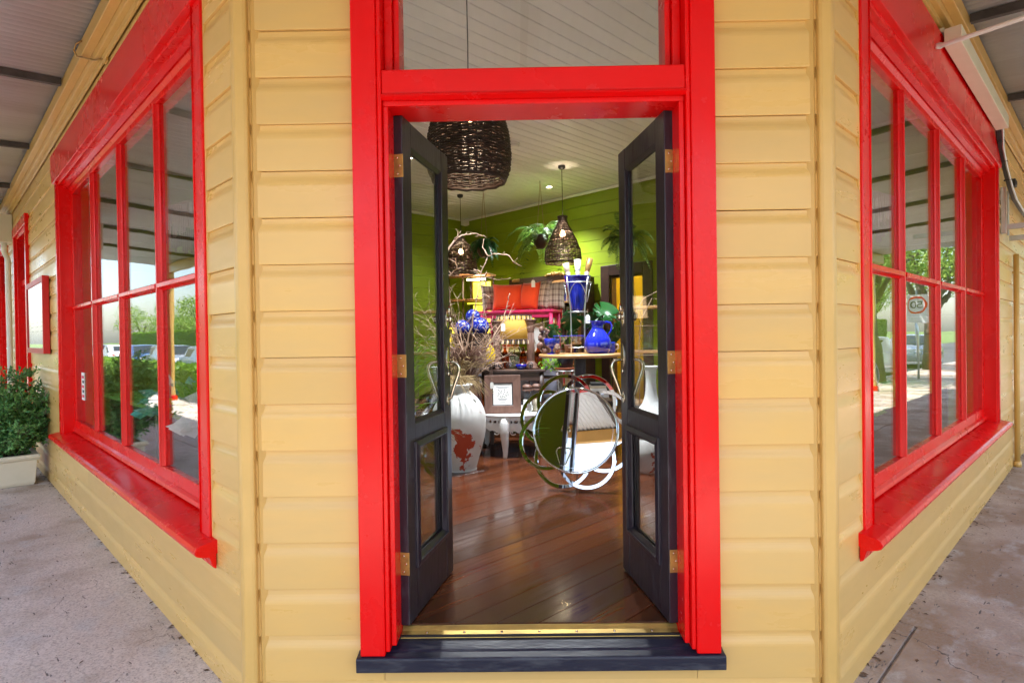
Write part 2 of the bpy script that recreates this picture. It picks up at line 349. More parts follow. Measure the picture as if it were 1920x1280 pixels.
def concrete(name, ca, cb_, stain, cool, s0):
    mt = bpy.data.materials.new(name); mt.use_nodes = True; nt = mt.node_tree; b = nt.nodes['Principled BSDF']; L = nt.links
    tc = nt.nodes.new('ShaderNodeTexCoord'); oi = nt.nodes.new('ShaderNodeObjectInfo')
    def noise(sc, det=6, stretch=None, ro=.6):
        n = nt.nodes.new('ShaderNodeTexNoise'); n.inputs['Scale'].default_value = sc; n.inputs['Detail'].default_value = det; n.inputs['Roughness'].default_value = ro
        if stretch:
            mp = nt.nodes.new('ShaderNodeMapping'); mp.inputs['Scale'].default_value = stretch; mp.inputs['Rotation'].default_value = (0, 0, R(20)); L.new(tc.outputs['Object'], mp.inputs[0]); L.new(mp.outputs[0], n.inputs['Vector'])
        else: L.new(tc.outputs['Object'], n.inputs['Vector'])
        return n.outputs[0]
    def ramp(x, a, c):
        r = nt.nodes.new('ShaderNodeValToRGB'); r.color_ramp.elements[0].position = a; r.color_ramp.elements[1].position = c; L.new(x, r.inputs[0]); return r.outputs[0]
    def mix(f, A, B):
        mx = nt.nodes.new('ShaderNodeMix'); mx.data_type = 'RGBA'; L.new(f, mx.inputs[0])
        for k, q in ((6, A), (7, B)):
            if isinstance(q, tuple): mx.inputs[k].default_value = (*q, 1)
            else: L.new(q, mx.inputs[k])
        return mx.outputs[2]
    c = mix(ramp(noise(1.1, 8), .35, .65), ca, cb_)
    c = mix(ramp(noise(1.5, 9), s0, s0+.18), c, stain)
    c = mix(ramp(noise(3.1, 9, (1, 1.7, 1)), .55, .72), c, cool)
    c = mix(ramp(noise(90, 3), .45, .75), c, (.30, .25, .23))
    pits = ramp(noise(11, 5, (1, 4.2, 1), .6), .645, .69)
    c = mix(pits, c, (.12, .10, .095))
    # hairline cracks: distorted cell edges, only here and there
    wv = nt.nodes.new('ShaderNodeTexNoise'); wv.inputs['Scale'].default_value = 3; wv.inputs['Detail'].default_value = 8; L.new(tc.outputs['Object'], wv.inputs['Vector'])
    vm = nt.nodes.new('ShaderNodeVectorMath'); vm.operation = 'MULTIPLY_ADD'; vm.inputs[1].default_value = (.5, .5, .5); L.new(wv.outputs['Color'], vm.inputs[0]); L.new(tc.outputs['Object'], vm.inputs[2])
    vo = nt.nodes.new('ShaderNodeTexVoronoi'); vo.feature = 'DISTANCE_TO_EDGE'; vo.inputs['Scale'].default_value = .55; L.new(vm.outputs[0], vo.inputs['Vector'])
    cr = nt.nodes.new('ShaderNodeMath'); cr.operation = 'LESS_THAN'; cr.inputs[1].default_value = .0013; L.new(vo.outputs['Distance'], cr.inputs[0])
    cm = nt.nodes.new('ShaderNodeMath'); cm.operation = 'MULTIPLY'; L.new(cr.outputs[0], cm.inputs[0]); L.new(ramp(noise(1.7, 4), .52, .6), cm.inputs[1])
    c = mix(cm.outputs[0], c, (.09, .075, .07))
    L.new(c, b.inputs['Base Color']); b.inputs['Roughness'].default_value = .78
    sub = nt.nodes.new('ShaderNodeMath'); sub.operation = 'SUBTRACT'; L.new(noise(38, 8), sub.inputs[0]); L.new(pits, sub.inputs[1])
    bp = nt.nodes.new('ShaderNodeBump'); bp.inputs['Strength'].default_value = .45; bp.inputs['Distance'].default_value = .012
    L.new(sub.outputs[0], bp.inputs['Height']); L.new(bp.outputs[0], b.inputs['Normal'])
    MATS[name] = mt
concrete('footpath', (.66, .58, .53), (.55, .475, .42), (.37, .28, .21), (.52, .50, .49), .50)
concrete('footpath_stained', (.55, .46, .40), (.43, .35, .29), (.29, .20, .135), (.50, .48, .47), .40)

# ground, road, footpath
g = G(); g.add([(-600, -600, -.21), (600, -600, -.21), (600, 600, -.21), (-600, 600, -.21)], [(0, 1, 2, 3)])
tag(g.obj('ground', 'grass'), kind='structure')
g = G()
def strip(g, side, u0, u1, w0, w1, z):
    a = [spot(side, u0, w0, z), spot(side, u1, w0, z), spot(side, u1, w1, z), spot(side, u0, w1, z)]
    g.add(a, [(0, 1, 2, 3)])
g = G(); g.add([(-170, -30, -.206), (170, -30, -.206), (170, 150, -.206), (-170, 150, -.206)], [(0, 1, 2, 3)])
t22 = math.tan(R(22.5))
# footpath: one raised sheet with real slabs as children
fp = bpy.data.objects.new('pavement', None); C.objects.link(fp); tag(fp, kind='structure')
g = G()
WP = 4.4
pts_in = [spot('left', 16, -.3), spot('left', 0, -.3), spot('right', 0, -.3), spot('right', 16, -.3)]
a0, a1 = spot('left', 34, WP), spot('right', 34, WP)
o1 = Vector((CL.x-WP*t22, 2.4-WP, 0)); o2 = Vector((CR.x+WP*t22, 2.4-WP, 0))
poly = [spot('left', 34, -.3), Vector((CL.x+.1, 2.7, 0)), Vector((CR.x-.1, 2.7, 0)), spot('right', 34, -.3), a1, o2, o1, a0]
g.extrude([(p.x, p.y, GZ-.20) for p in poly], (0, 0, .185))
g.obj('slab_bed', 'kerb', fp)
def slab(side, u0, u1, w0, w1, cut0=False, cut1=False):
    gap = .004; sy = WALLS[side][2]; q = []
    for (u, w, c) in ((u0+gap, w0+gap, cut0), (u1-gap, w0+gap, cut1), (u1-gap, w1-gap, cut1), (u0+gap, w1-gap, cut0)):
        uu = u
        if c: uu = u+(-1 if u < (u0+u1)/2 else 1)*w*t22
        q.append((uu, sy*w, GZ-.03))
    g = G(); g.extrude(q, (0, 0, .03+random.uniform(-.002, .002)))
    o = g.obj('slab', 'footpath_stained' if side == 'right' else 'footpath', fp, bevel=.004); o.location = WALLS[side][0]; o.rotation_euler.z = WALLS[side][1]
for w0, w1 in ((0, 1.55), (1.55, 3.0), (3.0, 4.25)):
    for i, (u0, u1) in enumerate(((0, 6.4), (6.4, 12), (12, 20), (20, 34))): slab('left', u0, u1, w0, w1, cut0=i == 0)
slab('right', 0, 1.04, 0, .088, cut0=True)
for w0, w1 in ((.092, 1.55), (1.55, 3.0), (3.0, 4.25)):
    for i, (u0, u1) in enumerate(((0, 1.04), (1.04, 4.6), (4.6, 9), (9, 18), (18, 34))): slab('right', u0, u1, 0 if (i and w0 < .1) else w0, w1, cut0=i == 0)
for w0, w1 in ((0, 1.4), (1.4, 2.9), (2.9, 4.25)):
    slab('front', CL.x, .1, w0, w1, cut0=True); slab('front', .1, CR.x, w0, w1, cut1=True)
# kerb stones and road
kb = bpy.data.objects.new('kerb', None); C.objects.link(kb); tag(kb, kind='structure')
for side in ('left', 'right'):
    for k in range(14):
        sy = WALLS[side][2]; u = -1.75+k*2.4 if k else -1.75
        g = G(); g.prof([(4.26, -.2), (4.42, -.2), (4.42, -.08), (4.40, GZ-.002), (4.26, GZ-.002)], u+.005, u+2.395, sy)
        o = g.obj('kerb_stone', 'kerb', kb, bevel=.01); o.location = WALLS[side][0]; o.rotation_euler.z = WALLS[side][1]
g = G()
for side in ('left', 'right'):
    a = [spot(side, -60, 4.43, -.2), spot(side, 180, 4.43, -.2), spot(side, 180, 13.5, -.2), spot(side, -60, 13.5, -.2)]
    g.add([(p.x, p.y, -.2 if side == 'left' else -.196) for p in a], [(0, 1, 2, 3)])
g.add([(p[0], p[1], -.192) for p in ((-16, -14), (16, -14), (16, -2.2), (-16, -2.2))], [(0, 1, 2, 3)])
tag(g.obj('road', 'asphalt'), kind='structure')

# ------------------------------------------------------------------ weatherboard walls
BOARD = [(-.02, 0), (.0105, 0), (.011, .004), (.011, .128), (.0100, .137), (.0075, .147), (.0040, .156), (.0014, .165), (.0004, .174), (.0, PITCH-.0015), (-.02, PITCH-.0015)]
def wall(name, label, side, u0, u1, openings, core_u=None):
    loc, rz, sy = WALLS[side]
    t = thing(name, label, 'wall', loc, rz)
    for k in range(-1, 20):
        z0 = LAP0+k*PITCH; z1 = z0+PITCH
        zc = max(z0, GZ-.04)
        spans = [(u0, u1)]
        for (a, b, c, d) in openings:
            if z1 > c and z0 < d:
                cut = []
                for (s, e) in spans:
                    if a > s: cut.append((s, min(a, e)))
                    if b < e: cut.append((max(b, s), e))
                spans = [x for x in cut if x[1]-x[0] > .01]
                lo, hi = c-z0, z1-d          # what is left of this board under or over the opening
                for h0, h1 in (((0, lo),) if lo > .02 else ())+(((PITCH-hi, PITCH),) if hi > .02 else ()):
                    pr = [(min(w, .010), z0+min(max(z, h0), h1)) for w, z in BOARD]
                    gg = G(); gg.box(a, b, -.02*sy, (.0 if h0 > .1 else .010)*sy, z0+h0, z0+h1); gg.obj('weatherboard', 'yellow', t)
        for s, e in spans:
            js = [s]
            L = e-s
            if L > 4.2: js.append(s+random.uniform(.35, .65)*L)
            js.append(e)
            for p, q in zip(js, js[1:]):
                dz = random.uniform(-.0012, .0012); dw = random.uniform(-.001, .0015)
                gg = G(); gg.prof([(w+(dw if w > 0 else 0), max(z0+z+dz, GZ-.04)) for w, z in BOARD], p+.0015, q-.0015, sy); gg.obj('weatherboard', 'yellow', t)
    # solid frame of the wall behind the boards and its inner lining
    c0, c1 = core_u or (u0, u1)
    for nm, w0, w1, mat in (('wall_core', -.14, -.021, 'yellow_trim'), ('inner_lining', -.165, -.141, 'green_wall')):
        gg = G(); x = c0
        for (a, b, c, d) in sorted(openings):
            gg.box(x, a, sy*w0, sy*w1, GZ-.05, 3.95); gg.box(a, b, sy*w0, sy*w1, d, 3.95)
            if c > GZ: gg.box(a, b, sy*w0, sy*w1, GZ-.05, c)
            x = b
        gg.box(x, c1, sy*w0, sy*w1, GZ-.05, 3.95); gg.obj(nm, mat, t)
    return t
WIN = (.55, 4.76, .52, 3.035)
wl = wall('weatherboard_wall', 'long yellow weatherboard wall left of the corner doorway', 'left', .004, 14., [WIN, (7.35, 8.75, GZ, 3.0), (10.2, 11.6, GZ, 3.05)], (-.05, 14))
wr = wall('weatherboard_wall', 'long yellow weatherboard wall right of the corner doorway', 'right', .004, 13., [WIN], (-.05, 13))
wf = wall('weatherboard_wall', 'narrow yellow weatherboard corner wall on both sides of the red doorway', 'front', CL.x+.004, CR.x-.004, [(-.56, .705, .15, 3.12)], (CL.x-.02, CR.x+.02))
for x in (CL.x, CR.x):
    g = G(); s = 1 if x > 0 else -1
    g.extrude([(x-s*.034, -.001, GZ-.04), (x-s*.034, -.030, GZ-.04), (x-s*.022, -.037, GZ-.04), (x+s*.012, -.037, GZ-.04), (x+s*.032, -.020, GZ-.04), (x+s*.046, -.004, GZ-.04), (x+s*.022, .022, GZ-.04)], (0, 0, 3.72))
    g.obj('corner_stop', 'yellow_trim', wf, bevel=.006, seg=3)

# ------------------------------------------------------------------ the two shop windows
def shop_window(side, label, top):
    loc, rz, sy = WALLS[side]
    t = thing('shop_window', label, 'window', loc, rz, 'shop windows beside the corner doorway')
    def P(name, pr, u0, u1, mat='red', bevel=.004): g = G(); g.prof(pr, u0, u1, sy); return g.obj(name, mat, t, bevel=bevel)
    def B(name, u0, u1, w0, w1, z0, z1, mat='red', bevel=.004): g = G(); g.box(u0, u1, sy*w0, sy*w1, z0, z1); return g.obj(name, mat, t, bevel=bevel)
    a, b, c, d = WIN
    for u0, u1 in ((a-.12, a), (b, b+.12)):
        B('architrave', u0, u1, -.02, .024, .575, d+.002, bevel=.005)
        B('scribe_strip', u0-.012 if u0 < 1 else u1, u0 if u0 < 1 else u1+.012, -.019, .0118, .50, d+.0, 'yellow', .001)
        s = 1 if u0 < 1 else -1
        e = u1 if s > 0 else u0
        g = G(); g.tube([(e-s*.008, sy*.024, .58), (e-s*.008, sy*.024, d)], .006, 8); g.obj('bead', 'red', t, True)
    # head board with shaped ends
    h0, h1 = d, top
    g = G(); e0, e1 = a-.17, b+.19; k = h1-h0
    poly = []
    for (du, z) in ((0, h1), (0, h0+k*.42), (.018, h0+k*.36), (.020, h0+k*.28), (.05, h0+k*.22), (.056, h0+k*.1), (.085, h0+k*.04), (.085, h0)): poly.append((e0+du, sy*.001, z))
    poly = poly+[(e1-(p[0]-e0), p[1], p[2]) for p in poly[::-1]]
    g.extrude(poly, (0, sy*.044, 0)); g.obj('head_board', 'red', t, bevel=.004)
    # linings of the opening
    B('jamb', a, a+.022, -.17, .012, c, d); B('jamb', b-.022, b, -.17, .012, c, d)
    B('head_lining', a+.023, b-.023, -.17, .012, d-.022, d)
    P('sill', [(-.17, c+.0), (-.17, c+.085), (-.135, c+.085), (.02, c+.060), (.085, c+.050), (.100, c+.042), (.108, c+.025), (.100, c+.006), (.085, c-.002), (.045, c-.012), (.03, c-.06), (.016, c-.068), (.016, c+.0)], a-.19, b+.20, bevel=.003)
    # the sash
    i0, i1 = a+.023, b-.023; z0, z1 = c+.086, d-.023
    wb, wfr = -.125, -.085
    B('sash_rail', i0, i1, wb, wfr, z0, z0+.105); B('sash_rail', i0, i1, wb, wfr, z1-.085, z1)
    g = G(); g.prof([(wfr+.001, z0+.0), (wfr+.022, z0+.0), (wfr+.018, z0+.022), (wfr+.001, z0+.035)], i0, i1, sy); g.obj('moulding', 'red', t)
    g = G(); g.prof([(wfr+.001, z1-.05), (wfr+.02, z1-.03), (wfr+.03, z1-.012), (wfr+.03, z1), (wfr+.001, z1)], i0, i1, sy); g.obj('moulding', 'red', t)
    g = G(); g.prof([(wfr+.032, z1-.03), (wfr+.06, z1-.016), (wfr+.06, z1), (wfr+.032, z1)], i0, i1, sy); g.obj('moulding', 'red', t)
    B('sash_stile', i0, i0+.075, wb, wfr-.001, z0+.106, z1-.086); B('sash_stile', i1-.075, i1, wb, wfr-.001, z0+.106, z1-.086)
    p0, p1 = i0+.075, i1-.075; n = 4; mw = .052; pw = (p1-p0-(n-1)*mw)/n
    zr = 1.815
    def bar(u): return [(u, wb), (u, -.100), (u+.008, -.094), (u+.013, -.082), (u+.015, -.072), (u+mw-.015, -.072), (u+mw-.013, -.082), (u+mw-.008, -.094), (u+mw, -.100), (u+mw, wb)]
    for i in range(n):
        u = p0+i*(pw+mw)
        if i < n-1:
            g = G(); g.extrude([(q, sy*w, z0+.106) for q, w in bar(u+pw)], (0, 0, z1-z0-.192)); g.obj('mullion', 'red', t, bevel=.002)
        g = G(); g.prof([(wb, zr-.026), (-.100, zr-.026), (-.092, zr-.02), (-.078, zr-.014), (-.068, zr-.012), (-.068, zr+.014), (-.08, zr+.02), (-.100, zr+.026), (wb, zr+.026)], u+.0005, u+pw-.0005, sy); g.obj('glazing_bar', 'red', t, bevel=.002)
        for q0, q1 in ((z0+.100, zr-.024), (zr+.024, z1-.080)):
            g = G(); g.box(u-.004, u+pw+.004, sy*-.112, sy*-.107, q0, q1); g.obj('pane', 'pane_glass', t)
    return t
win_l = shop_window('left', 'tall red eight-pane shop window in the left wall, beside the potted shrub', 3.32)
win_r = shop_window('right', 'tall red eight-pane shop window in the right wall, under the cream duct', 3.37)
# small notice stuck on the farthest lower pane
st = thing('notice_sticker', 'small white notice with pink print on the far lower pane of left window', 'sticker', spot('left', 4.38, -.104, 1.02), R(135))
g = G(); g.box(-.075, .075, 0, .0015, -.09, .17); g.obj('backing', 'paper', st)
pm('pinkprint', (.7, .03, .08), .6)
for k in range(5):
    g = G(); g.box(-.05, .05-.02*(k % 2), .0016, .003, .115-k*.045, .14-k*.045); g.obj('print_block', 'pinkprint' if k % 2 == 0 else 'ink', st)

# ------------------------------------------------------------------ red door frame, sill and the pair of doors
df = thing('door_frame', 'glossy red timber frame with fanlight round the open double doors', 'door frame', (0, 0, 0))
def B(name, par, x0, x1, y0, y1, z0, z1, mat='red', bevel=.004): g = G(); g.box(x0, x1, y0, y1, z0, z1); return g.obj(name, mat, par, bevel=bevel)
for x0, x1, s in ((-.648, -.548, 1), (.693, .790, -1)):
    zb = .208
    o = B('architrave', df, x0, x1, 2.345, 2.398, zb, 3.14, bevel=.006)
    xi = x1 if s > 0 else x0
    B('bead', df, xi, xi+s*.018, 2.352, 2.46, .222, 3.06, bevel=.005)
    B('jamb', df, xi+s*.019, xi+s*.040, 2.375, 2.56, .236, 2.405)
    for zz in (1,):
        B('fanlight_jamb', df, xi+s*.019, xi+s*.052, 2.415, 2.56, 2.545, 3.06)
        B('fanlight_stop', df, xi+s*.053, xi+s*.076, 2.44, 2.55, 2.546, 3.058)
B('head_architrave', df, -.653, .795, 2.343, 2.398, 3.142, 3.28)
B('transom_bar', df, -.53, .675, 2.356, 2.56, 2.447, 2.543, bevel=.007)
g = G(); g.extrude([(-.531, 2.357, 2.447), (-.531, 2.349, 2.444), (-.531, 2.346, 2.434), (-.531, 2.362, 2.424), (-.531, 2.372, 2.424), (-.531, 2.372, 2.447)], (1.207, 0, 0)); g.obj('transom_moulding', 'red', df)
B('head_jamb', df, -.529, .674, 2.375, 2.56, 2.405, 2.446)
B('fanlight_rail', df, -.472, .617, 2.445, 2.549, 2.544, 2.556)
g = G(); g.box(-.473, .618, 2.490, 2.495, 2.550, 3.058); g.obj('fanlight_pane', 'pane_glass', df)
B('fanlight_head', df, -.53, .675, 2.36, 2.56, 3.061, 3.14)
# painted sill and brass threshold
sl = thing('door_sill', 'worn navy timber sill under the open double doors', 'door sill', (0, 0, 0))
g = G(); g.extrude([(-.664, 2.335, .148), (-.664, 2.335, .200), (-.664, 2.341, .206), (-.664, 2.378, .209), (-.664, 2.388, .215), (-.664, 2.43, .226), (-.664, 2.52, .23), (-.664, 2.52, .1), (-.664, 2.40, .1), (-.664, 2.385, .148)], (1.470, 0, 0))
g.obj('sill_board', 'navy', sl, bevel=.004)
th = thing('brass_threshold', 'tarnished brass threshold strip with screws between sill and floor', 'threshold', (0, 0, 0))
g = G(); g.extrude([(-.507, 2.446, .229), (-.507, 2.446, .233), (-.507, 2.458, .240), (-.507, 2.484, .243), (-.507, 2.500, .256), (-.507, 2.512, .256), (-.507, 2.512, .231)], (1.160, 0, 0)); g.obj('strip', 'brass', th, bevel=.002)
for i in range(7):
    g = G(); g.lathe([(0, .004), (.004, .0035), (.006, 0)], 10, (-.40+i*.157, 2.471, .2412)); g.obj('screw', 'nickel', th, True)

def door(label, hinge, ang, s):
    """s=+1: the hinge edge faces the viewer on the left leaf; s=-1 mirrored leaf"""
    H, Wd, T = 2.135, .60, .021
    t = thing('door', label, 'door', (hinge[0], hinge[1], FZ+.008), ang, 'pair of open glazed doors')
    def D(name, x0, x1, y0, y1, z0, z1, mat='charcoal', bevel=.003, par=t): g = G(); g.box(x0, x1, y0, y1, z0, z1); return g.obj(name, mat, par, bevel=bevel)
    SW = .098
    D('stile', 0, SW, -T, T, 0, H); D('stile', Wd-SW, Wd, -T, T, 0, H)
    D('rail', SW, Wd-SW, -T+.001, T-.001, H-.105, H-.001); D('rail', SW, Wd-SW, -T+.001, T-.001, .745, .835); D('rail', SW, Wd-SW, -T+.001, T-.001, .001, .225)
    for z0, z1, deep in ((.835, H-.105, .010), (.225, .745, .026)):
        g = G(); g.box(SW-.003, Wd-SW+.003, -.003, .003, z0-.003, z1+.003); g.obj('pane', 'pane_glass', t)
        for sd in (-1, 1):
            # mitred moulding round the pane: small for the top light, bold and proud below
            def ringm(i0, i1, y0, y1):
                o = [(SW+i0, z0+i0), (Wd-SW-i0, z0+i0), (Wd-SW-i0, z1-i0), (SW+i0, z1-i0)]
                n = [(SW+i1, z0+i1), (Wd-SW-i1, z0+i1), (Wd-SW-i1, z1-i1), (SW+i1, z1-i1)]
                g = G()
                vs = [(x, sd*y0, z) for x, z in o]+[(x, sd*y1, z) for x, z in n]+[(x, sd*.0045, z) for x, z in n]+[(x, sd*.0045, z) for x, z in o]
                fs = []
                for k in range(4):
                    l = (k+1) % 4; fs += [(k, l, 4+l, 4+k), (4+k, 4+l, 8+l, 8+k), (12+k, 12+l, l, k), (8+k, 8+l, 12+l, 12+k)]
                g.add(vs, fs); return g
            if deep < .02: ringm(.0005, .014, T-.004, .008).obj('glazing_bead', 'charcoal', t)
            else:
                ringm(-.014, .012, T+.010, T+.016).obj('panel_moulding', 'charcoal', t, bevel=.003)
                ringm(.012, .030, T+.006, .012).obj('panel_moulding', 'charcoal', t, bevel=.002)
    # brass butt hinges on the near edge
    for z in (.26, 1.09, 1.925):
        h = D('hinge', -.0025, -.0002, -T-.004, T-.004, z-.048, z+.048, 'brass', .0008)
        g = G(); g.box(-.030, -.004, s*(T+.004), s*(T+.0065), z-.048, z+.048); g.obj('hinge_leaf', 'brass', h)
        for k in range(5):
            g = G(); g.lathe([(0, 0), (.006, 0), (.006, .018), (0, .018)], 10, (-.004, s*(T+.005), z-.047+k*.019)); g.obj('knuckle', 'brass', h, True)
        for k, zz in ((.004, .033), (-.006, 0), (.004, -.033)):
            g = G(); g.ball((-.0028, k-.004, z+zz), .0042, 8, (.4, 1, 1)); g.obj('screw', 'nickel', h, True)
    # pull handles on both faces of the meeting stile, knob above
    hx = Wd-.045
    pl = G(); pl.lathe([(.0, -.06), (.012, -.055), (.018, -.03), (.022, 0), (.018, .03), (.012, .055), (0, .06)], 14, (hx, 0, 1.14))
    for sd in (-1, 1):
        g = G(); y = lambda q: sd*(T+q)
        g.tube([(hx, y(-.002), 1.078), (hx, y(.022), 1.082), (hx, y(.044), 1.078), (hx, y(.058), 1.064), (hx, y(.062), 1.043), (hx, y(.055), 1.015), (hx, y(.038), .97), (hx, y(.024), .93), (hx, y(.016), .90), (hx, y(.0), .89)],
               [.006, .0075, .0085, .009, .0095, .009, .0085, .008, .007, .007], 10)
        h = g.obj('pull_handle', 'nickel', t, True)
        g = G(); vs = [(hx+.020*math.cos(a)*(1-.3*abs(math.sin(a))), y(.004), 1.10+.062*math.sin(a)) for a in [2*math.pi*k/18 for k in range(18)]]; g.extrude(vs, (0, -sd*.005, 0)); g.obj('back_plate', 'nickel', h, bevel=.001)
        g = G(); vs = [(hx+.016*math.cos(a), y(.004), .89+.03*math.sin(a)) for a in [2*math.pi*k/16 for k in range(16)]]; g.extrude(vs, (0, -sd*.005, 0)); g.obj('back_plate', 'nickel', h, bevel=.001)
        g = G(); g.ball((hx, y(.004), 1.022), .007, 8, (1, 1, 2)); g.obj('drop', 'nickel', h, True)
        g = G(); g.tube([(hx, y(0), 1.30), (hx, y(.010), 1.30), (hx, y(.014), 1.30)], [.02, .012, .010], 10); g.ball((hx, y(.020), 1.30), .019, 12, (1, .7, 1.25))
        g.tube([(hx, y(.010), 1.325), (hx, y(.012), 1.352), (hx, y(.012), 1.375)], [.012, .006, .0015], 8); kn = g.obj('knob', 'nickel', t, True)
        g = G(); vs = [(hx+.019*math.cos(a), y(.003), 1.30+.05*math.sin(a)) for a in [2*math.pi*k/16 for k in range(16)]]; g.extrude(vs, (0, -sd*.004, 0)); g.obj('back_plate', 'nickel', kn, bevel=.001)
    # bolts on the meeting edge
    mt = 'steel' if s < 0 else 'black'
    for z in ((2.06, .17) if s < 0 else (.17,)):
        g = G(); g.box(Wd+.0005, Wd+.014, -.016, .016, z-.05, z+.04); b = g.obj('door_bolt', mt, t, bevel=.003)
        g = G(); g.tube([(Wd+.012, 0, z-.09), (Wd+.012, 0, z+.05)], .006, 8); g.tube([(Wd+.014, 0, z), (Wd+.032, 0, z+.004)], .005, 8); g.obj('bolt_rod', mt, b, True)
    return t
door('left leaf of the open charcoal glazed double doors', (-.4925, 2.475), R(78.5), 1)
door('right leaf of the open charcoal glazed double doors, with steel bolts', (.637, 2.475), R(98.5), -1)
# ------------------------------------------------------------------ awning on the street walls
AW, AS = 3.35, .06
def awz(w): return 3.655-AS*w
def awning(side, label, u0, u1, m0, m1, rafters):
    loc, rz, sy = WALLS[side]
    t = thing('awning', label, 'awning', loc, rz)
    cw = .076; seg = 8; n = int(math.ceil((u1-u0+(AW*t22 if m0 else 0)+(AW*t22 if m1 else 0))/(cw*10)))
    us = u0-(AW*t22 if m0 else 0); k = 0
    for s in range(n):
        V = []; F = []; cols = []
        for i in range(10*seg+9):
            u = us+s*cw*10+i*cw/seg
            w0 = .03
            if m0 and u < u0: w0 = max(w0, (u0-u)/t22)
            if m1 and u > u1: w0 = max(w0, (u-u1)/t22)
            if w0 >= AW-.01 or (not m1 and u > u1): continue
            dz = .013*math.sin(2*math.pi*i/seg)+(.003 if s % 2 else 0)
            cols.append(((u, sy*w0, awz(w0)+dz), (u, sy*AW, awz(AW)+dz)))
        if len(cols) < 3: continue
        for a, b in cols: V += [a, b]
        F = [(2*j, 2*j+1, 2*j+3, 2*j+2) for j in range(len(cols)-1)]
        o = sheet('roof_sheet', V, F, 'iron', t, True)
        so = o.modifiers.new('thickness', 'SOLIDIFY'); so.thickness = .0012
    for u in rafters:
        w0 = .125
        if m0 and u < u0: w0 = (u0-u)/t22
        g = G(); g.extrude([(u-.024, sy*w0, awz(w0)-.075), (u+.024, sy*w0, awz(w0)-.075), (u+.024, sy*w0, awz(w0)-.017), (u-.024, sy*w0, awz(w0)-.017)], (0, sy*(AW-.05-w0), -AS*(AW-.05-w0))); g.obj('rafter', 'rafter', t, bevel=.003)
    # wall plate: yellow ledger in two steps, fascia and gutter at the outer edge
    ex0 = -.05 if m0 else 0; ex1 = -.05 if m1 else 0
    def ld(name, w0, w1, z0, z1, mat='yellow_trim'):
        c0 = (w1*t22 if m0 else 0); c1 = (w1*t22 if m1 else 0); d0 = (w0*t22 if m0 else 0); d1 = (w0*t22 if m1 else 0)
        g = G(); g.extrude([(u0-d0, sy*w0, z0), (u1+d1, sy*w0, z0), (u1+c1, sy*w1, z0), (u0-c0, sy*w1, z0)], (0, 0, z1-z0)); g.obj(name, mat, t, bevel=.004)
    ld('ledger', .017, .062, 3.475, 3.63); ld('ledger_cap', .0625, .118, 3.525, 3.632); ld('fillet', .016, .034, 3.43, 3.474)
    ld('outer_beam', AW-.12, AW-.02, awz(AW)-.24, awz(AW)-.018); ld('gutter', AW+.002, AW+.11, awz(AW)-.10, awz(AW)+.02, 'cream')
    return t
awning('left', 'corrugated iron awning over the left footpath', 0, 15.2, True, False, [1.35, 3.55, 5.76, 8.0, 10.2, 12.4])
awning('right', 'corrugated iron awning over the right footpath', 0, 15.2, True, False, [.45, 2.55, 4.56, 6.7, 8.9, 11.1])
awning('front', 'corrugated iron awning over the corner footpath in front of the doorway', CL.x, CR.x, True, True, [CL.x+.1, .07, CR.x-.1])
def post(p, label):
    t = thing('awning_post', label, 'post', (p.x, p.y, GZ), R(45), 'posts holding up the awning')
    g = G(); g.box(-.05, .05, -.05, .05, .12, awz(AW)-.24-GZ); g.obj('shaft', 'yellow_trim', t, bevel=.012)
    g = G(); g.box(-.065, .065, -.065, .065, 0, .12); g.obj('base', 'red', t, bevel=.008)
    g = G(); g.box(-.07, .07, -.07, .07, awz(AW)-.42-GZ, awz(AW)-.38-GZ); g.obj('collar', 'red', t, bevel=.006)
post(Vector((CL.x-(AW-.07)*t22, 2.4-(AW-.07), 0)), 'yellow awning post at the kerb, left of the corner')
post(Vector((CR.x+(AW-.07)*t22, 2.4-(AW-.07), 0)), 'yellow awning post at the kerb, right of the corner')
post(spot('left', 8, AW-.07), 'yellow awning post at the kerb along the left street, near the hedge')
post(spot('left', 14.5, AW-.07), 'yellow awning post at the far end of the left awning')
post(spot('right', 9, AW-.07), 'yellow awning post at the kerb along the right street')
post(spot('right', 14.5, AW-.07), 'yellow awning post at the far end of the right awning')
# conduit hooks on the left ledger
hk = thing('cable_hook', 'rusty wire hook on the yellow ledger over the left window', 'hook', spot('left', 0, 0), R(135))
g = G(); g.tube([(2.62, .125, 3.60), (2.66, .15, 3.585), (2.70, .16, 3.55), (2.72, .14, 3.52), (2.70, .12, 3.515), (2.55, .06, 3.46), (2.40, .02, 3.43)], .006, 6); g.obj('wire', 'gilt', hk, True)
g = G(); g.box(2.36, 2.44, .016, .03, 3.405, 3.43); g.obj('foot', 'yellow_trim', hk)

# unseen roof slab, added to keep sun and sky out of the shop
rf = thing('unseen_roof', 'unseen flat roof added over the corner shop to block sun and sky', 'roof', (0, 0, 0))
g = G(); q = [spot('left', 14, -.02), CL+Vector((.05, .02, 0)), CR+Vector((-.05, .02, 0)), spot('right', 13, -.02), spot('right', 13, -.02)+Vector((-9.3, 9.3, 0))]
g.extrude([(p.x, p.y, 3.955) for p in q], (0, 0, .12)); g.obj('roof_deck', 'iron', rf)
g = G()
for side, u1 in (('left', 14), ('right', 13), ):
    a, b = spot(side, -.02, .03), spot(side, u1, .03)
    g.add([(a.x, a.y, 3.72), (b.x, b.y, 3.72), (b.x, b.y, 4.5), (a.x, a.y, 4.5)], [(0, 1, 2, 3)])
g.add([(CL.x, 2.37, 3.72), (CR.x, 2.37, 3.72), (CR.x, 2.37, 4.5), (CL.x, 2.37, 4.5)], [(0, 1, 2, 3)])
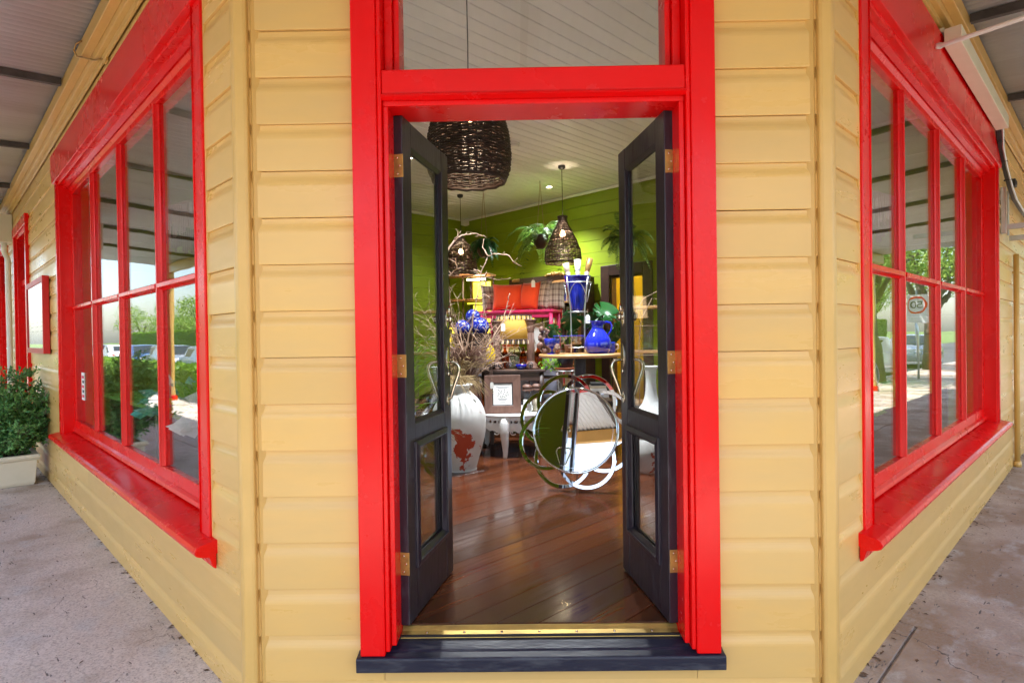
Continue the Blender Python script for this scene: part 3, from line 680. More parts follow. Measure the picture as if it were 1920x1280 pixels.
o = g.obj('parapet', 'yellow_trim', rf); so = o.modifiers.new('thickness', 'SOLIDIFY'); so.thickness = .08

# ------------------------------------------------------------------ fittings on the right wall
loc, rz, sy = WALLS['right']
du = thing('cable_duct', 'cream box duct along the top of the right window, under the awning', 'duct', loc, rz)
g = G(); g.box(2.05, 4.35, -.058, -.150, 3.275, 3.385); g.obj('cover', 'cream', du, bevel=.004)
g = G(); g.box(2.06, 4.34, -.018, -.0575, 3.375, 3.40); g.obj('back_rail', 'cream', du)
pp = thing('white_pipe', 'thin white pipe running out from the cream duct under the awning', 'pipe', loc, rz)
g = G(); g.tube([(1.50, -.12, 3.075), (1.47, -.14, 3.06), (1.44, -.30, 3.055), (1.40, -.50, 3.05), (1.36, -.9, 3.06), (1.3, -1.6, 3.08), (1.2, -3.2, 3.14)], .0125, 10); g.obj('pipe', 'white', pp, True)
g = G(); g.tube([(1.505, -.115, 3.076), (1.475, -.137, 3.062)], .017, 10); g.obj('end_cap', 'white', pp, True)
cb = thing('black_cables', 'bundle of dark cables dropping from the duct on the right wall', 'cables', loc, rz)
for k in range(4):
    d = .013*k
    g = G(); g.tube([(4.30, -.11+d, 3.33), (4.42, -.10+d, 3.27), (4.62, -.08+d*.8, 3.18), (4.95, -.075+d*.7, 3.05), (5.35, -.075+d*.7, 2.93), (5.75, -.07+d*.7, 2.87), (6.4, -.07+d*.7, 2.84), (7.6, -.07+d*.7, 2.83)], .012, 8); g.obj('cable', 'black' if k else 'steel', cb, True)
for u, z in ((4.55, 3.21), (4.85, 3.09), (5.2, 2.975)):
    g = G(); g.lathe([(.034, -.006), (.036, 0), (.034, .006)], 12, (u, -.058, z)); g.obj('cable_tie', 'black', cb, True)
bk = thing('steel_bracket', 'galvanised steel wall bracket beside the cables on the right wall', 'bracket', loc, rz)
g = G(); g.box(5.02, 5.09, -.018, -.032, 2.42, 2.88); g.box(5.02, 5.028, -.032, -.062, 2.42, 2.88); g.obj('upright', 'steel', bk, bevel=.002)
g = G(); g.box(5.50, 5.56, -.018, -.032, 2.46, 2.92); g.obj('upright', 'steel', bk, bevel=.002)
g = G(); g.box(5.025, 5.08, -.063, -.50, 2.46, 2.51); g.obj('arm', 'steel', bk, bevel=.002)
g = G(); g.box(5.505, 5.555, -.033, -.50, 2.40, 2.45); g.obj('arm', 'steel', bk, bevel=.002)
for z in (2.82, 2.5):
    g = G(); g.ball((5.06, -.034, z), .010, 8); g.obj('bolt', 'steel', bk, True)
jb = thing('junction_box', 'small black box on the yellow wall by the cables', 'junction box', loc, rz)
g = G(); g.box(5.60, 5.72, -.018, -.08, 2.98, 3.06); g.obj('case', 'black', jb, bevel=.006); g = G(); g.box(5.62, 5.70, -.081, -.086, 3.0, 3.04); g.obj('lid', 'black', jb, bevel=.002)
vp = thing('yellow_pipe', 'yellow painted vertical pipe on the right wall beyond the window', 'pipe', loc, rz)
g = G(); g.tube([(6.0, -.045, 2.30), (6.0, -.045, GZ+.02)], .026, 12); g.obj('pipe', 'yellow_trim', vp, True)
g = G(); g.tube([(6.0, -.045, GZ+.06), (6.0, -.045, GZ)], .036, 12); g.obj('shoe', 'yellow_trim', vp, True)
for z in (2.1, 1.2, .4):
    g = G(); g.box(5.95, 6.05, -.016, -.028, z-.012, z+.012); g.obj('clip', 'yellow_trim', vp)

# ------------------------------------------------------------------ left wall: notice case, far doors, sign box, planter
loc, rz, sy = WALLS['left']
nc = thing('notice_case', 'red framed glass notice case on the left wall behind the potted shrub', 'notice case', loc, rz)
n0, n1, z0, z1 = 5.45, 6.95, 1.36, 2.19
g = G(); g.box(n0+.03, n1-.03, .016, .05, z0+.03, z1-.03); g.obj('back', 'paper', nc)
for nm, a in (('frame_side', (n0, n0+.05, .016, .075, z0, z1)), ('frame_side', (n1-.05, n1, .016, .075, z0, z1)), ('frame_top', (n0+.0505, n1-.0505, .016, .075, z1-.06, z1)), ('frame_bottom', (n0+.0505, n1-.0505, .016, .075, z0, z0+.06))):
    g = G(); g.box(*a); g.obj(nm, 'red_dull', nc, bevel=.004)
g = G(); g.box(n0+.05, n1-.05, .060, .065, z0+.055, z1-.055); g.obj('pane', 'pane_glass', nc)
g = G(); g.box(n0+.1, n1-.1, .0505, .053, 1.92, 2.1); g.obj('header', 'black', nc)
for k in range(3):
    g = G(); g.box(n0+.15+k*.42, n0+.5+k*.42, .0505, .052, 1.48, 1.86); sh = g.obj('notice', 'white', nc)
    for j in range(5):
        g = G(); g.box(n0+.19+k*.42, n0+.44+k*.42-.04*(j % 3), .0522, .0532, 1.8-j*.05, 1.815-j*.05); g.obj('text_line', 'ink', sh)

def side_door(u0, u1, zt, label):
    t = thing('side_door', label, 'door', loc, rz)
    def D(n, a, b, c, d, e, f, m='red'): g = G(); g.box(a, b, c, d, e, f); return g.obj(n, m, t, bevel=.004)
    D('architrave', u0-.11, u0, -.02, .045, GZ, zt+.0); D('architrave', u1, u1+.11, -.02, .045, GZ, zt+.0); D('head', u0-.13, u1+.13, -.02, .05, zt+.001, zt+.13)
    D('jamb', u0, u0+.03, -.2, .01, GZ, zt); D('jamb', u1-.03, u1, -.2, .01, GZ, zt); D('head_jamb', u0+.031, u1-.031, -.2, .01, zt-.03, zt)
    D('transom', u0+.031, u1-.031, -.14, -.04, 2.30, 2.38)
    g = G(); g.box(u0+.03, u1-.03, -.105, -.1, 2.38, zt-.03); g.obj('fanlight', 'pane_glass', t)
    D('backing', u0, u1, -.32, -.30, GZ, zt, 'black')  # added black sheet: blocks stray light, stands in for the dark interior
    um = (u0+u1)/2
    for a, b in ((u0+.032, um-.002), (um+.002, u1-.032)):
        lf = D('leaf', a, b, -.13, -.09, GZ+.02, 2.298, 'red_dull')
        g = G(); g.box(a+.09, b-.09, -.0895, -.078, .9, 2.18); g.obj('panel', 'red', lf, bevel=.006)
        g = G(); g.box(a+.09, b-.09, -.0895, -.078, .15, .75); g.obj('panel', 'red', lf, bevel=.006)
    h = G(); h.tube([(um+.05, -.088, 1.0), (um+.05, -.04, 1.02), (um+.05, -.04, 1.14), (um+.05, -.088, 1.16)], .008, 8); h.obj('handle', 'nickel', t, True)
side_door(7.35, 8.75, 3.0, 'red panelled side door on the left wall just past the notice case')
side_door(10.2, 11.6, 3.05, 'farther red panelled side door on the left wall beyond the downpipe')
sb = thing('sign_box', 'cream box fixed high on the left wall under the awning', 'sign box', loc, rz)
g = G(); g.box(9.2, 9.6, .016, .9, 3.0, 3.42); g.obj('box', 'cream', sb, bevel=.005); g = G(); g.box(9.19, 9.61, .9005, .92, 2.99, 3.43); g.obj('end_frame', 'white', sb, bevel=.004)
dp = thing('downpipe', 'white downpipe on the left wall between the two red side doors', 'pipe', loc, rz)
g = G(); g.tube([(9.4, .10, 3.0), (9.4, .10, 2.86), (9.4, .06, 2.75), (9.4, .06, GZ)], .035, 10); g.obj('pipe', 'white', dp, True)
for z in (2.4, 1.4, .5):
    g = G(); g.lathe([(.038, -.012), (.042, -.012), (.042, .012), (.038, .012)], 14, (9.4, .06, z)); g.obj('clip', 'white', dp)
hs = thing('hanging_tag', 'white card hanging beside the near red side door', 'card', loc, rz)
g = G(); g.box(7.05, 7.2, .03, .034, 1.55, 1.72); g.obj('card', 'paper', hs); g = G(); g.tube([(7.12, .03, 1.72), (7.12, .02, 1.84)], .002, 5); g.obj('string', 'ink', hs)

pl = thing('planter', 'square cream planter pot on the footpath by the left wall', 'planter', spot('left', 5.98, .40, GZ), R(135))
def ring_box(h, a, b, wt):   # hollow square pot with a rolled rim
    g = G(); pr = [(a, 0), (a+.012, .03), (b, h-.06), (b+.02, h-.05), (b+.028, h-.025), (b+.02, h), (b-wt, h), (b-wt, h-.06)]
    vs = []; fs = []
    for r_, z in pr:
        for sx, sy_ in ((-1, -1), (1, -1), (1, 1), (-1, 1)): vs.append((sx*r_, sy_*r_, z))
    for j in range(len(pr)-1):
        for i in range(4): fs.append((j*4+i, j*4+(i+1) % 4, (j+1)*4+(i+1) % 4, (j+1)*4+i))
    fs += [(3, 2, 1, 0)]
    g.add(vs, fs); return g
ring_box(.33, .25, .28, .03).obj('pot', 'cream', pl, bevel=.006)
g = G(); g.box(-.25, .25, -.25, .25, .26, .275); g.obj('soil', 'bark', pl)
# feathery evergreen shrub
sh = thing('potted_shrub', 'feathery dark green evergreen shrub growing in the cream planter', 'shrub', spot('left', 5.98, .40, GZ+.275), R(135))
rg = np.random.RandomState(3); stems = G(); P = []; Dr = []
for k in range(90):
    a = rg.uniform(0, 6.283); rr = rg.uniform(.0, .10); sp = rg.uniform(.08, .58); hh = rg.uniform(.35, 1.15)*(1-.35*(sp/.58)**2)
    if k % 5 == 0: hh *= .5; sp *= 1.15
    p0 = np.array([rr*math.cos(a), rr*math.sin(a), 0]); p3 = np.array([sp*math.cos(a), sp*math.sin(a), hh])
    p1 = p0+np.array([.15*sp*math.cos(a), .15*sp*math.sin(a), .5*hh]); pts = []
    for s in np.linspace(0, 1, 9):
        q = (1-s)**2*p0+2*s*(1-s)*p1+s*s*p3+rg.normal(size=3)*.012*s; pts.append(q)
    stems.tube([tuple(q) for q in pts], [.007*(1-.8*i/8) for i in range(9)], 5)
    for i in range(3, 9):
        for b in range(8):
            dv = rg.normal(size=3); dv[2] += .5; dv += (p3-p0)*.9; dv /= np.linalg.norm(dv); ln = rg.uniform(.06, .17)
            tip = pts[i]+dv*ln; stems.tube([tuple(pts[i]), tuple(tip)], [.0025, .001], 4)
            for s in np.linspace(.15, 1, 9):
                P.append(pts[i]+dv*ln*s+rg.normal(size=3)*.006); Dr.append(dv)
stems.obj('stems', 'bark', sh)
lf = leaves('foliage', np.array(P), 'shrub_leaf', sh, .042, .5, np.array(Dr), 5); lf['kind'] = 'stuff'

# ------------------------------------------------------------------ across the street (seen in the panes and mirrors)
def hedge(name, label, side, u0, u1, w0, w1, h, seed):
    t = thing(name, label, 'hedge', spot(side, 0, 0, -.2), WALLS[side][1]); sy = WALLS[side][2]; rg = np.random.RandomState(seed)
    n = int((u1-u0)*700); U = rg.uniform(u0, u1, n); Wd = rg.uniform(w0, w1, n); Z = rg.uniform(.05, h, n)
    f = rg.randint(0, 4, n); Z = np.where(f < 2, h-np.abs(rg.normal(0, .04, n)), Z); Wd = np.where(f == 2, w0+np.abs(rg.normal(0, .04, n)), np.where(f == 3, w1-np.abs(rg.normal(0, .04, n)), Wd))
    P = np.stack([U, sy*Wd, Z+.03*np.sin(U*3)], 1)
    o = leaves('foliage', P, 'hedge_leaf', t, .10, .55, None, seed); o['kind'] = 'stuff'
    g = G(); g.box(u0+.05, u1-.05, sy*(w0+.06), sy*(w1-.06), 0, h-.08); g.obj('stems', 'hedge_leaf', t)
hedge('clipped_hedge', 'low clipped hedge along the left kerb, reflected in the left window', 'left', 4.6, 44, 3.62, 4.22, .98, 11)
hedge('clipped_hedge', 'taller clipped hedge across the left street behind the parked cars', 'left', 16, 70, 13.7, 14.8, 2.5, 14)
hedge('clipped_hedge', 'tall green hedge along the verge across the right street', 'right', 10, 60, 13.7, 14.8, 2.6, 15)
def tree(label, p, h, cr, seed, lean=0., trunk=.16, mat='tree_leaf', n=7000, base=.35, group='street trees'):
    t = thing('street_tree', label, 'tree', (p.x, p.y, -.2), 0, group); rg = np.random.RandomState(seed)
    top = Vector((lean, lean*.3, h*base)); g = G()
    g.tube([(0, 0, 0), (lean*.3, 0, h*base*.5), tuple(top)], [trunk*1.25, trunk, trunk*.8], 9)
    cs = []
    for k in range(9):
        a = rg.uniform(0, 6.28); r_ = cr*rg.uniform(.35, .8); e = top+Vector((r_*math.cos(a), r_*math.sin(a), (h-top.z)*rg.uniform(.2, .85)))
        g.tube([tuple(top*.8), tuple(top.lerp(e, .5)+Vector((0, 0, .1))), tuple(e)], [trunk*.55, trunk*.32, trunk*.1], 6); cs.append((np.array(e), cr*rg.uniform(.3, .55)))
    g.obj('trunk', 'bark', t, True)
    P = []
    for c, r_ in cs:
        m_ = n//9; q = rg.normal(size=(m_, 3)); q /= np.linalg.norm(q, axis=1)[:, None]; q *= (r_*rg.uniform(.35, 1, m_)**.6)[:, None]; q[:, 2] *= .75; P.append(c+q)
    o = leaves('crown', np.concatenate(P), mat, t, .17, .5, None, seed); o['kind'] = 'stuff'
for k, (u, w, h, cr) in enumerate(((24, 15, 4.5, 2.6), (31, 16, 5, 2.8), (39, 15.5, 4.6, 2.7), (48, 16, 5.2, 3), (58, 17, 5.4, 3.2), (70, 18, 6, 3.4), (84, 18, 6.5, 3.8))):
    tree(f"{('first','second','third','fourth','fifth','sixth','seventh')[k]} round tree across the left street, counted away from the shop", spot('left', u, w), h, cr, 20+k, n=5000, base=.3)
for k, (u, w, h, cr) in enumerate(((30, 34, 13, 7), (60, 40, 15, 8), (95, 40, 17, 9))):
    tree(('near', 'middle', 'far')[k]+' tall pale tree behind the parked cars on the left', spot('left', u, w), h, cr, 40+k, trunk=.35, n=6000, base=.3)
tree('tree with a leaning dark trunk at the right kerb, reflected in the right window', spot('right', 17.3, 3.9), 7, 3.2, 61, lean=1.0, trunk=.22, n=9000, base=.42)
tree('leafy tree at the right kerb past the speed sign, hanging over the footpath', spot('right', 25, 4.0), 7, 3.6, 67, trunk=.2, n=9000, base=.36)
tree('broad green tree on the verge across the right street', spot('right', 30, 15), 7, 4, 62, n=7000)
tree('second broad tree across the right street, beyond the speed sign', spot('right', 42, 14.5), 8, 4.4, 63, n=7000)
tree('third broad tree far along the right street', spot('right', 60, 15), 9, 5, 64, n=7000)
tree('tall tree behind the road on the right side', spot('right', 48, 30), 14, 8, 65, trunk=.35, n=7000)
tree('farthest tall tree at the end of the right street', spot('right', 88, 22), 15, 9, 66, trunk=.35, n=7000)
for k, (x, y) in enumerate(((-14, -26), (-2, -30), (11, -27), (24, -22), (-28, -18))):
    tree(('left of middle', 'middle', 'right of middle', 'rightmost', 'leftmost')[k]+' tree across the crossing facing the shop door', Vector((x, y, 0)), 8+k % 3, 4.5, 70+k, n=6000)

def car(label, side, u, w, paint, flip=1):
    t = thing('parked_car', label, 'car', spot(side, u, w, -.2), WALLS[side][1], 'cars parked along the streets')
    body = [(-2.15, .32), (-2.2, .6), (-2.12, .86), (-1.75, .93), (-1.05, .97), (-.35, 1.42), (.55, 1.46), (1.35, 1.40), (1.85, 1.02), (2.12, .98), (2.2, .7), (2.15, .32)]
    g = G(); vs = []; fs = []; n = len(body)
    for y, ins, zc in ((-.86, .0, 0), (-.80, .0, .0), (0, 0, .02), (.80, 0, 0), (.86, .0, 0)):
        for x, z in body:
            edge = abs(y) > .85; yy = y
            if z > 1.0: yy = y*.80 if edge else y*.86
            vs.append((x*flip*(.985 if edge else 1), yy, z+(.02 if (abs(y) < .1 and z > .9) else 0)-(.03 if edge and z > 1.0 else 0)))
    for j in range(4):
        for i in range(n): fs.append((j*n+i, j*n+(i+1) % n, (j+1)*n+(i+1) % n, (j+1)*n+i))
    fs += [tuple(range(n))[::-1], tuple(range(4*n, 5*n))]
    g.add(vs, fs); b = g.obj('body', paint, t, True, bevel=.03, seg=2)
    for sd in (-1, 1):
        for a, bb in ((( -.92, 1.0), (.28, 1.0)), ((.34, 1.0), (1.55, 1.0))):
            x0, x1 = a[0], bb[0]
            top0 = max(x0, -.38)+.08 if x0 < 0 else x0; top1 = min(x1, 1.28)
            g = G(); g.extrude([(x0*flip, sd*.715, 1.0), (x1*flip, sd*.715, 1.0), (top1*flip, sd*.69, 1.34), (top0*flip, sd*.69, 1.34)], (0, sd*.02, 0)); g.obj('side_window', 'car_glass', t)
    g = G(); g.extrude([(-1.0*flip, -.64, 1.03), (-1.0*flip, .64, 1.03), (-.44*flip, .58, 1.40), (-.44*flip, -.58, 1.40)], (-.03*flip, 0, .03)); g.obj('windscreen', 'car_glass', t)
    g = G(); g.extrude([(1.78*flip, -.62, 1.09), (1.78*flip, .62, 1.09), (1.42*flip, .56, 1.36), (1.42*flip, -.56, 1.36)], (.03*flip, 0, .03)); g.obj('rear_window', 'car_glass', t)
    for x in (-1.35, 1.35):
        for sd in (-1, 1):
            g = G(); g.lathe([(.20, -.09), (.31, -.09), (.325, -.06), (.325, .06), (.31, .09), (.20, .09)], 22); wl_ = g.obj('wheel', 'rubber', t, True); wl_.location = (x*flip, sd*.80, .325); wl_.rotation_euler.x = R(90)
            g = G(); g.lathe([(0, .07), (.05, .085), (.19, .075), (.2, .09)], 20); g.lathe([(0, -.07), (.05, -.085), (.19, -.075), (.2, -.09)], 20); g.obj('rim', 'steel', wl_, True)
    for sd in (-1, 1):
        g = G(); g.ball((-2.14*flip, sd*.62, .74), .11, 10, (.5, 1.3, .7)); g.obj('headlight', 'white', t, True)
        g = G(); g.ball((2.13*flip, sd*.66, .82), .1, 10, (.5, 1.1, .8)); g.obj('tail_light', 'red', t, True)
car('white parked car nearest the corner behind the left hedge', 'left', 24, 7.4, 'car_white')
car('silver parked car second from the corner behind the left hedge', 'left', 30, 7.4, 'car_silver')
car('blue parked car third from the corner behind the left hedge', 'left', 36, 7.4, 'car_blue')
car('white parked car fourth from the corner behind the left hedge', 'left', 42.5, 7.4, 'car_white', -1)
car('silver parked car farthest along the left hedge', 'left', 49, 7.4, 'car_silver')
car('white parked car at the right kerb beyond the leaning tree', 'right', 22.5, 5.6, 'car_white', -1)
car('silver parked car farther along the right kerb', 'right', 30, 5.6, 'car_silver')
# speed sign; its face looks back along the right street
sg = thing('speed_sign', 'white speed limit sign with red ring on a grey post at the right kerb', 'road sign', spot('right', 19.3, 3.3, GZ), R(45)-R(90))
sg.rotation_euler.z = R(45)+R(-90)
g = G(); g.tube([(0, .03, 0), (0, .03, 2.75)], .03, 10); g.obj('post', 'steel', sg, True)
g = G(); g.box(-.30, .30, -.005, .0, 1.75, 2.62); g.obj('plate', 'white', sg, bevel=.002)
g = G(); vs = []; fs = []
for k in range(40):
    a = 2*math.pi*k/40
    for r_, y in ((.27, -.0055), (.215, -.0055), (.215, -.0075), (.27, -.0075)): vs.append((r_*math.cos(a), y, 2.30+r_*math.sin(a)))
for k in range(40):
    for j in range(4): fs.append((k*4+j, k*4+(j+1) % 4, ((k+1) % 40)*4+(j+1) % 4, ((k+1) % 40)*4+j))
g.add(vs, fs); g.obj('red_ring', 'red', sg)
text_mesh('numerals', '50', .30, 'ink', sg, (0, -.007, 2.30), (R(90), 0, 0))

# litter blown against the foot of the walls
pm('litter', (.16, .09, .05), .9, col2=(.06, .045, .035), nscale=20, namt=.8)
rg = random.Random(77); g = G()
for side, n in (('left', 130), ('right', 130)):
    for k in range(n):
        u = rg.uniform(.05, 7); w = .012+abs(rg.gauss(0, .018 if k % 5 else .35)); p = spot(side, u, w, GZ+.0015); a = rg.uniform(0, 6.28); L_ = rg.uniform(.006, .022); W_ = L_*rg.uniform(.25, .6)
        cx, sx = math.cos(a), math.sin(a); h_ = rg.uniform(.001, .006)
        g.add([(p.x-L_*cx, p.y-L_*sx, p.z), (p.x+W_*sx, p.y-W_*cx, p.z+h_), (p.x+L_*cx, p.y+L_*sx, p.z+.001), (p.x-W_*sx, p.y+W_*cx, p.z+h_*.6)], [(0, 1, 2), (0, 2, 3)])
tag(g.obj('leaf_litter', 'litter'), 'dry leaf crumbs and grit lying along the foot of the walls', 'litter', kind='stuff')
# ------------------------------------------------------------------ the room (a runs right-and-back, b runs left-and-back)
A0, A1, B0, B1 = 1.08, 7.63, .985, 9.06
RZ = R(45)
def ab(a, b, z=0.): return Vector(((a-b)/S2, (a+b)/S2, z))
fl = G(); fl.box(.95, A1+1.9, .85, B1+.1, .02, FZ-.022)
floor = fl.obj('floor', 'subfloor', rz=RZ); tag(floor, kind='structure')
# trim the bed where it would stand outside the cut corner
bm = bmesh.new(); bm.from_mesh(floor.data)
bmesh.ops.bisect_plane(bm, geom=bm.verts[:]+bm.edges[:]+bm.faces[:], plane_co=(3.46/2, 3.46/2, 0), plane_no=(-1, -1, 0), clear_outer=True)
bmesh.ops.holes_fill(bm, edges=bm.edges); bm.to_mesh(floor.data); bm.free()
pw = .128; k = 0; b = B0-.03
while b < B1:
    b1_ = min(b+pw-.0018, B1); s0 = max(A0-.03, 3.545-b); s1 = max(A0-.03, 3.545-b1_)
    cuts = [A1+.02]
    while cuts[-1]-max(s0, s1) > 4.2: cuts.append(cuts[-1]-random.uniform(2.2, 4.0))
    cuts = cuts[::-1]; st0, st1 = s0, s1
    for e in cuts:
        g = G(); dz = random.uniform(-.0008, .0008)
        g.extrude([(st0, b, FZ-.021), (e-.001, b, FZ-.021), (e-.001, b1_, FZ-.021), (st1, b1_, FZ-.021)], (0, 0, .021+dz)); g.obj('plank', 'plank', floor, bevel=.0012, seg=1)
        st0 = st1 = e
    b += pw
cl = G(); cl.box(.95, A1+.05, .85, B1+.05, CZ+.012, CZ+.05)
ceil = cl.obj('ceiling', 'ceiling_paint', rz=RZ); tag(ceil, kind='structure')
b = B0-.08
while b < B1:
    e = min(b+.139, B1+.01)
    g = G(); g.extrude([(A0-.1, b, CZ+.011), (A0-.1, b, CZ-.004), (A0-.1, b+.006, CZ-.007), (A0-.1, b+.013, CZ-.004), (A0-.1, b+.016, CZ+.003), (A0-.1, b+.022, CZ), (A0-.1, e, CZ), (A0-.1, e, CZ+.011)], (A1-A0+.1, 0, 0)); g.obj('ceiling_board', 'ceiling_paint', ceil); b += .14
# green board walls
def room_wall(label, axis, pos, s0, s1, opening=None):
    t = thing('lined_wall', label, 'wall', (0, 0, 0), RZ)
    z = FZ
    def bx(g, p0, p1, q0, q1, z0, z1): g.box(p0, p1, q0, q1, z0, z1) if axis == 'a' else g.box(q0, q1, p0, p1, z0, z1)
    while z < CZ-.01:
        z1 = min(z+.195, CZ-.002); sp = [(s0, s1)]
        if opening and z < opening[2]: sp = [(s0, opening[0]), (opening[1], s1)]
        for u, v in sp:
            g = G(); bx(g, pos, pos+.02, u, v, z, z1-.003); g.obj('wall_board', 'green_wall', t, bevel=.004, seg=1)
        z += .195
    g = G()
    if opening:
        bx(g, pos+.021, pos+.10, s0, opening[0], .05, CZ+.1); bx(g, pos+.021, pos+.10, opening[1], s1, .05, CZ+.1); bx(g, pos+.021, pos+.10, opening[0], opening[1], opening[2], CZ+.1)
    else: bx(g, pos+.021, pos+.10, s0, s1, .05, CZ+.1)
    g.obj('wall_core', 'green_wall', t)
    g = G(); bx(g, pos-.045, pos-.001, s0, s1, CZ-.05, CZ-.008); g.obj('cornice', 'white', t, bevel=.012)
    sp = [(s0, opening[0]-.15), (opening[1]+.15, s1)] if opening else [(s0, s1)]
    for u, v in sp:
        g = G(); bx(g, pos-.018, pos-.001, u, v, FZ+.001, FZ+.15); g.obj('skirting', 'darkwood', t, bevel=.004)
    return t
DO = (4.95, 5.57, 2.395)
room_wall('green board wall at the back right with the dark doorway', 'a', A1, B0-.09, B1, DO)
room_wall('green board wall at the back left behind the corner basket lamp', 'b', B1, A0-.09, A1+.1)
# dark doorway into the ochre room
dw = thing('doorway_frame', 'dark timber frame of the inner doorway to the yellow room', 'door frame', (0, 0, 0), RZ)
for nm, a in (('architrave', (A1-.035, A1-.001, DO[0]-.16, DO[0], FZ, 2.56)), ('architrave', (A1-.035, A1-.001, DO[1], DO[1]+.16, FZ, 2.56)), ('head', (A1-.037, A1-.001, DO[0]+.001, DO[1]-.001, DO[2], 2.562)),
              ('jamb', (A1, A1+.13, DO[0], DO[0]+.03, FZ, DO[2])), ('jamb', (A1, A1+.13, DO[1]-.03, DO[1], FZ, DO[2])), ('head_jamb', (A1, A1+.13, DO[0]+.031, DO[1]-.031, DO[2]-.03, DO[2]))):
    g = G(); g.box(*a); g.obj(nm, 'darkwood', dw, bevel=.006)
yr = thing('yellow_room_wall', 'plain ochre yellow wall seen through the inner doorway', 'wall', (0, 0, 0), RZ)
g = G(); g.box(A1+1.7, A1+1.78, 3.6, 7.8, .05, CZ+.1); g.obj('far_face', 'ochre_wall', yr)
g = G(); g.box(A1+.101, A1+1.70, 3.5, 3.6, .05, CZ+.1); g.box(A1+.101, A1+1.70, 7.8, 7.9, .05, CZ+.1); g.obj('side_face', 'ochre_wall', yr)
g = G(); g.box(A1+.10, A1+1.78, 3.5, 7.9, CZ, CZ+.05); g.obj('soffit', 'ceiling_paint', yr)

# ------------------------------------------------------------------ lamps
pm('bulb', (1, .9, .7), .3, emit=(1, .62, .28), es=14)
pm('spot_glow', (1, .9, .7), .3, emit=(1, .85, .65), es=18)
def point(name, p, watts, col=(1, .78, .52), rad=.05, par=None):
    d = bpy.data.lights.new(name, 'POINT'); d.energy = watts; d.color = col; d.shadow_soft_size = rad
    o = bpy.data.objects.new(name, d); C.objects.link(o); o.location = p
    if par: o.parent = par
def basket_pendant(label, loc, prof, rows, stakes, watts, seed, thick=.0055):
    """wicker shade woven strand by strand round upright stakes; prof = (radius, height above the rim)"""
    t = thing('basket_pendant', label, 'pendant lamp', loc, 0, 'dark wicker pendant lamps'); rg = random.Random(seed)
    hs = [p[1] for p in prof]; H = hs[-1]
    def rad(z):
        for (r0, z0), (r1, z1) in zip(prof, prof[1:]):
            if z <= z1: q = (z-z0)/(z1-z0) if z1 > z0 else 0; q = q*q*(3-2*q)*.4+q*.6; return r0+(r1-r0)*q
        return prof[-1][0]
    g = G()
    for s in range(stakes):
        a = 2*math.pi*s/stakes+rg.uniform(-.02, .02)
        g.tube([((rad(H*k/14)-.001)*math.cos(a), (rad(H*k/14)-.001)*math.sin(a), H*k/14) for k in range(15)], .0045, 5)
    g.obj('stakes', 'wicker', t, True)['kind'] = 'stuff'
    g = G()
    for r_ in range(rows):
        z = H*(r_+.5)/rows; pts = []; n = stakes*2; ph = r_ % 2; tl = rg.uniform(-.006, .006)
        for k in range(n):
            a = 2*math.pi*(k+.5*0)/n; sgn = 1 if ((k//1+2*ph) % 4) < 2 else -1
            w = .0065*math.sin(math.pi*(k/2+ph)+.8)
            zz = z+tl*math.sin(a+r_)+rg.uniform(-.0035, .0035)
            pts.append(((rad(zz)+w)*math.cos(a), (rad(zz)+w)*math.sin(a), zz))
        g.tube(pts, thick*rg.uniform(.75, 1.15), 5, True)
    g.obj('weave', 'wicker', t, True)['kind'] = 'stuff'
    for r_, z in ((prof[0][0], 0), (prof[-1][0], H)):
        g = G(); pts = [(r_*math.cos(2*math.pi*k/40), r_*math.sin(2*math.pi*k/40), z+.004*math.sin(k*2.1)) for k in range(40)]; g.tube(pts, .012, 6, True); g.obj('rim', 'wicker', t, True)
    zc = CZ-.004-loc[2]
    g = G(); g.tube([(0, 0, H*.72), (.003, 0, H*1.3), (0, 0, zc)], .0045, 6); g.obj('cord', 'black', t, True)
    g = G(); g.lathe([(0, 0), (.048, -.0), (.05, -.03), (.03, -.05), (.0, -.052)], 18, (0, 0, zc)); g.obj('ceiling_rose', 'black', t, True)
    g = G(); g.tube([(0, 0, H*.80), (0, 0, H*.72)], .02, 10); g.obj('lamp_holder', 'black', t, True)
    g = G(); g.ball((0, 0, H*.63), .04, 12, (1, 1, 1.25)); g.obj('bulb', 'bulb', t, True)
    point('bulb_light', (0, 0, H*.63), watts, rad=.045, par=t)
    return t
basket_pendant('large dark wicker dome pendant lamp hanging just inside the doorway', (-.306, 3.9, 2.50), [(.235, 0), (.262, .06), (.272, .16), (.262, .28), (.235, .40), (.185, .52), (.12, .62), (.06, .68)], 70, 34, 26, 1, .0064)
basket_pendant('bell-shaped dark wicker pendant lamp with a neck, over the cushions', (.63, 8.14, 2.467), [(.235, 0), (.25, .06), (.24, .16), (.19, .30), (.13, .42), (.075, .52), (.055, .58), (.06, .63)], 48, 28, 70, 2)
basket_pendant('dark wicker pendant lamp in the far corner behind the branches', (-.915, 9.7, 2.49), [(.24, 0), (.26, .08), (.25, .2), (.215, .34), (.15, .47), (.08, .55), (.05, .60)], 46, 26, 40, 3)
def downlight(p, label, watts):
    t = thing('downlight', label, 'ceiling light', (p[0], p[1], CZ-.008), 0, 'small round ceiling downlights')
    g = G(); g.lathe([(.04, -.001), (.055, -.004), (.055, .007), (.04, .007)], 22); g.obj('trim_ring', 'white', t, True)
    g = G(); g.lathe([(0, -.0005), (.039, -.001)], 18); g.obj('lens', 'spot_glow', t)
    d = bpy.data.lights.new('downlight_beam', 'SPOT'); d.energy = watts; d.color = (.88, .94, 1); d.spot_size = R(105); d.spot_blend = .9; d.shadow_soft_size = .04
    o = bpy.data.objects.new('downlight_beam', d); C.objects.link(o); o.parent = t; o.location = (0, 0, -.02)
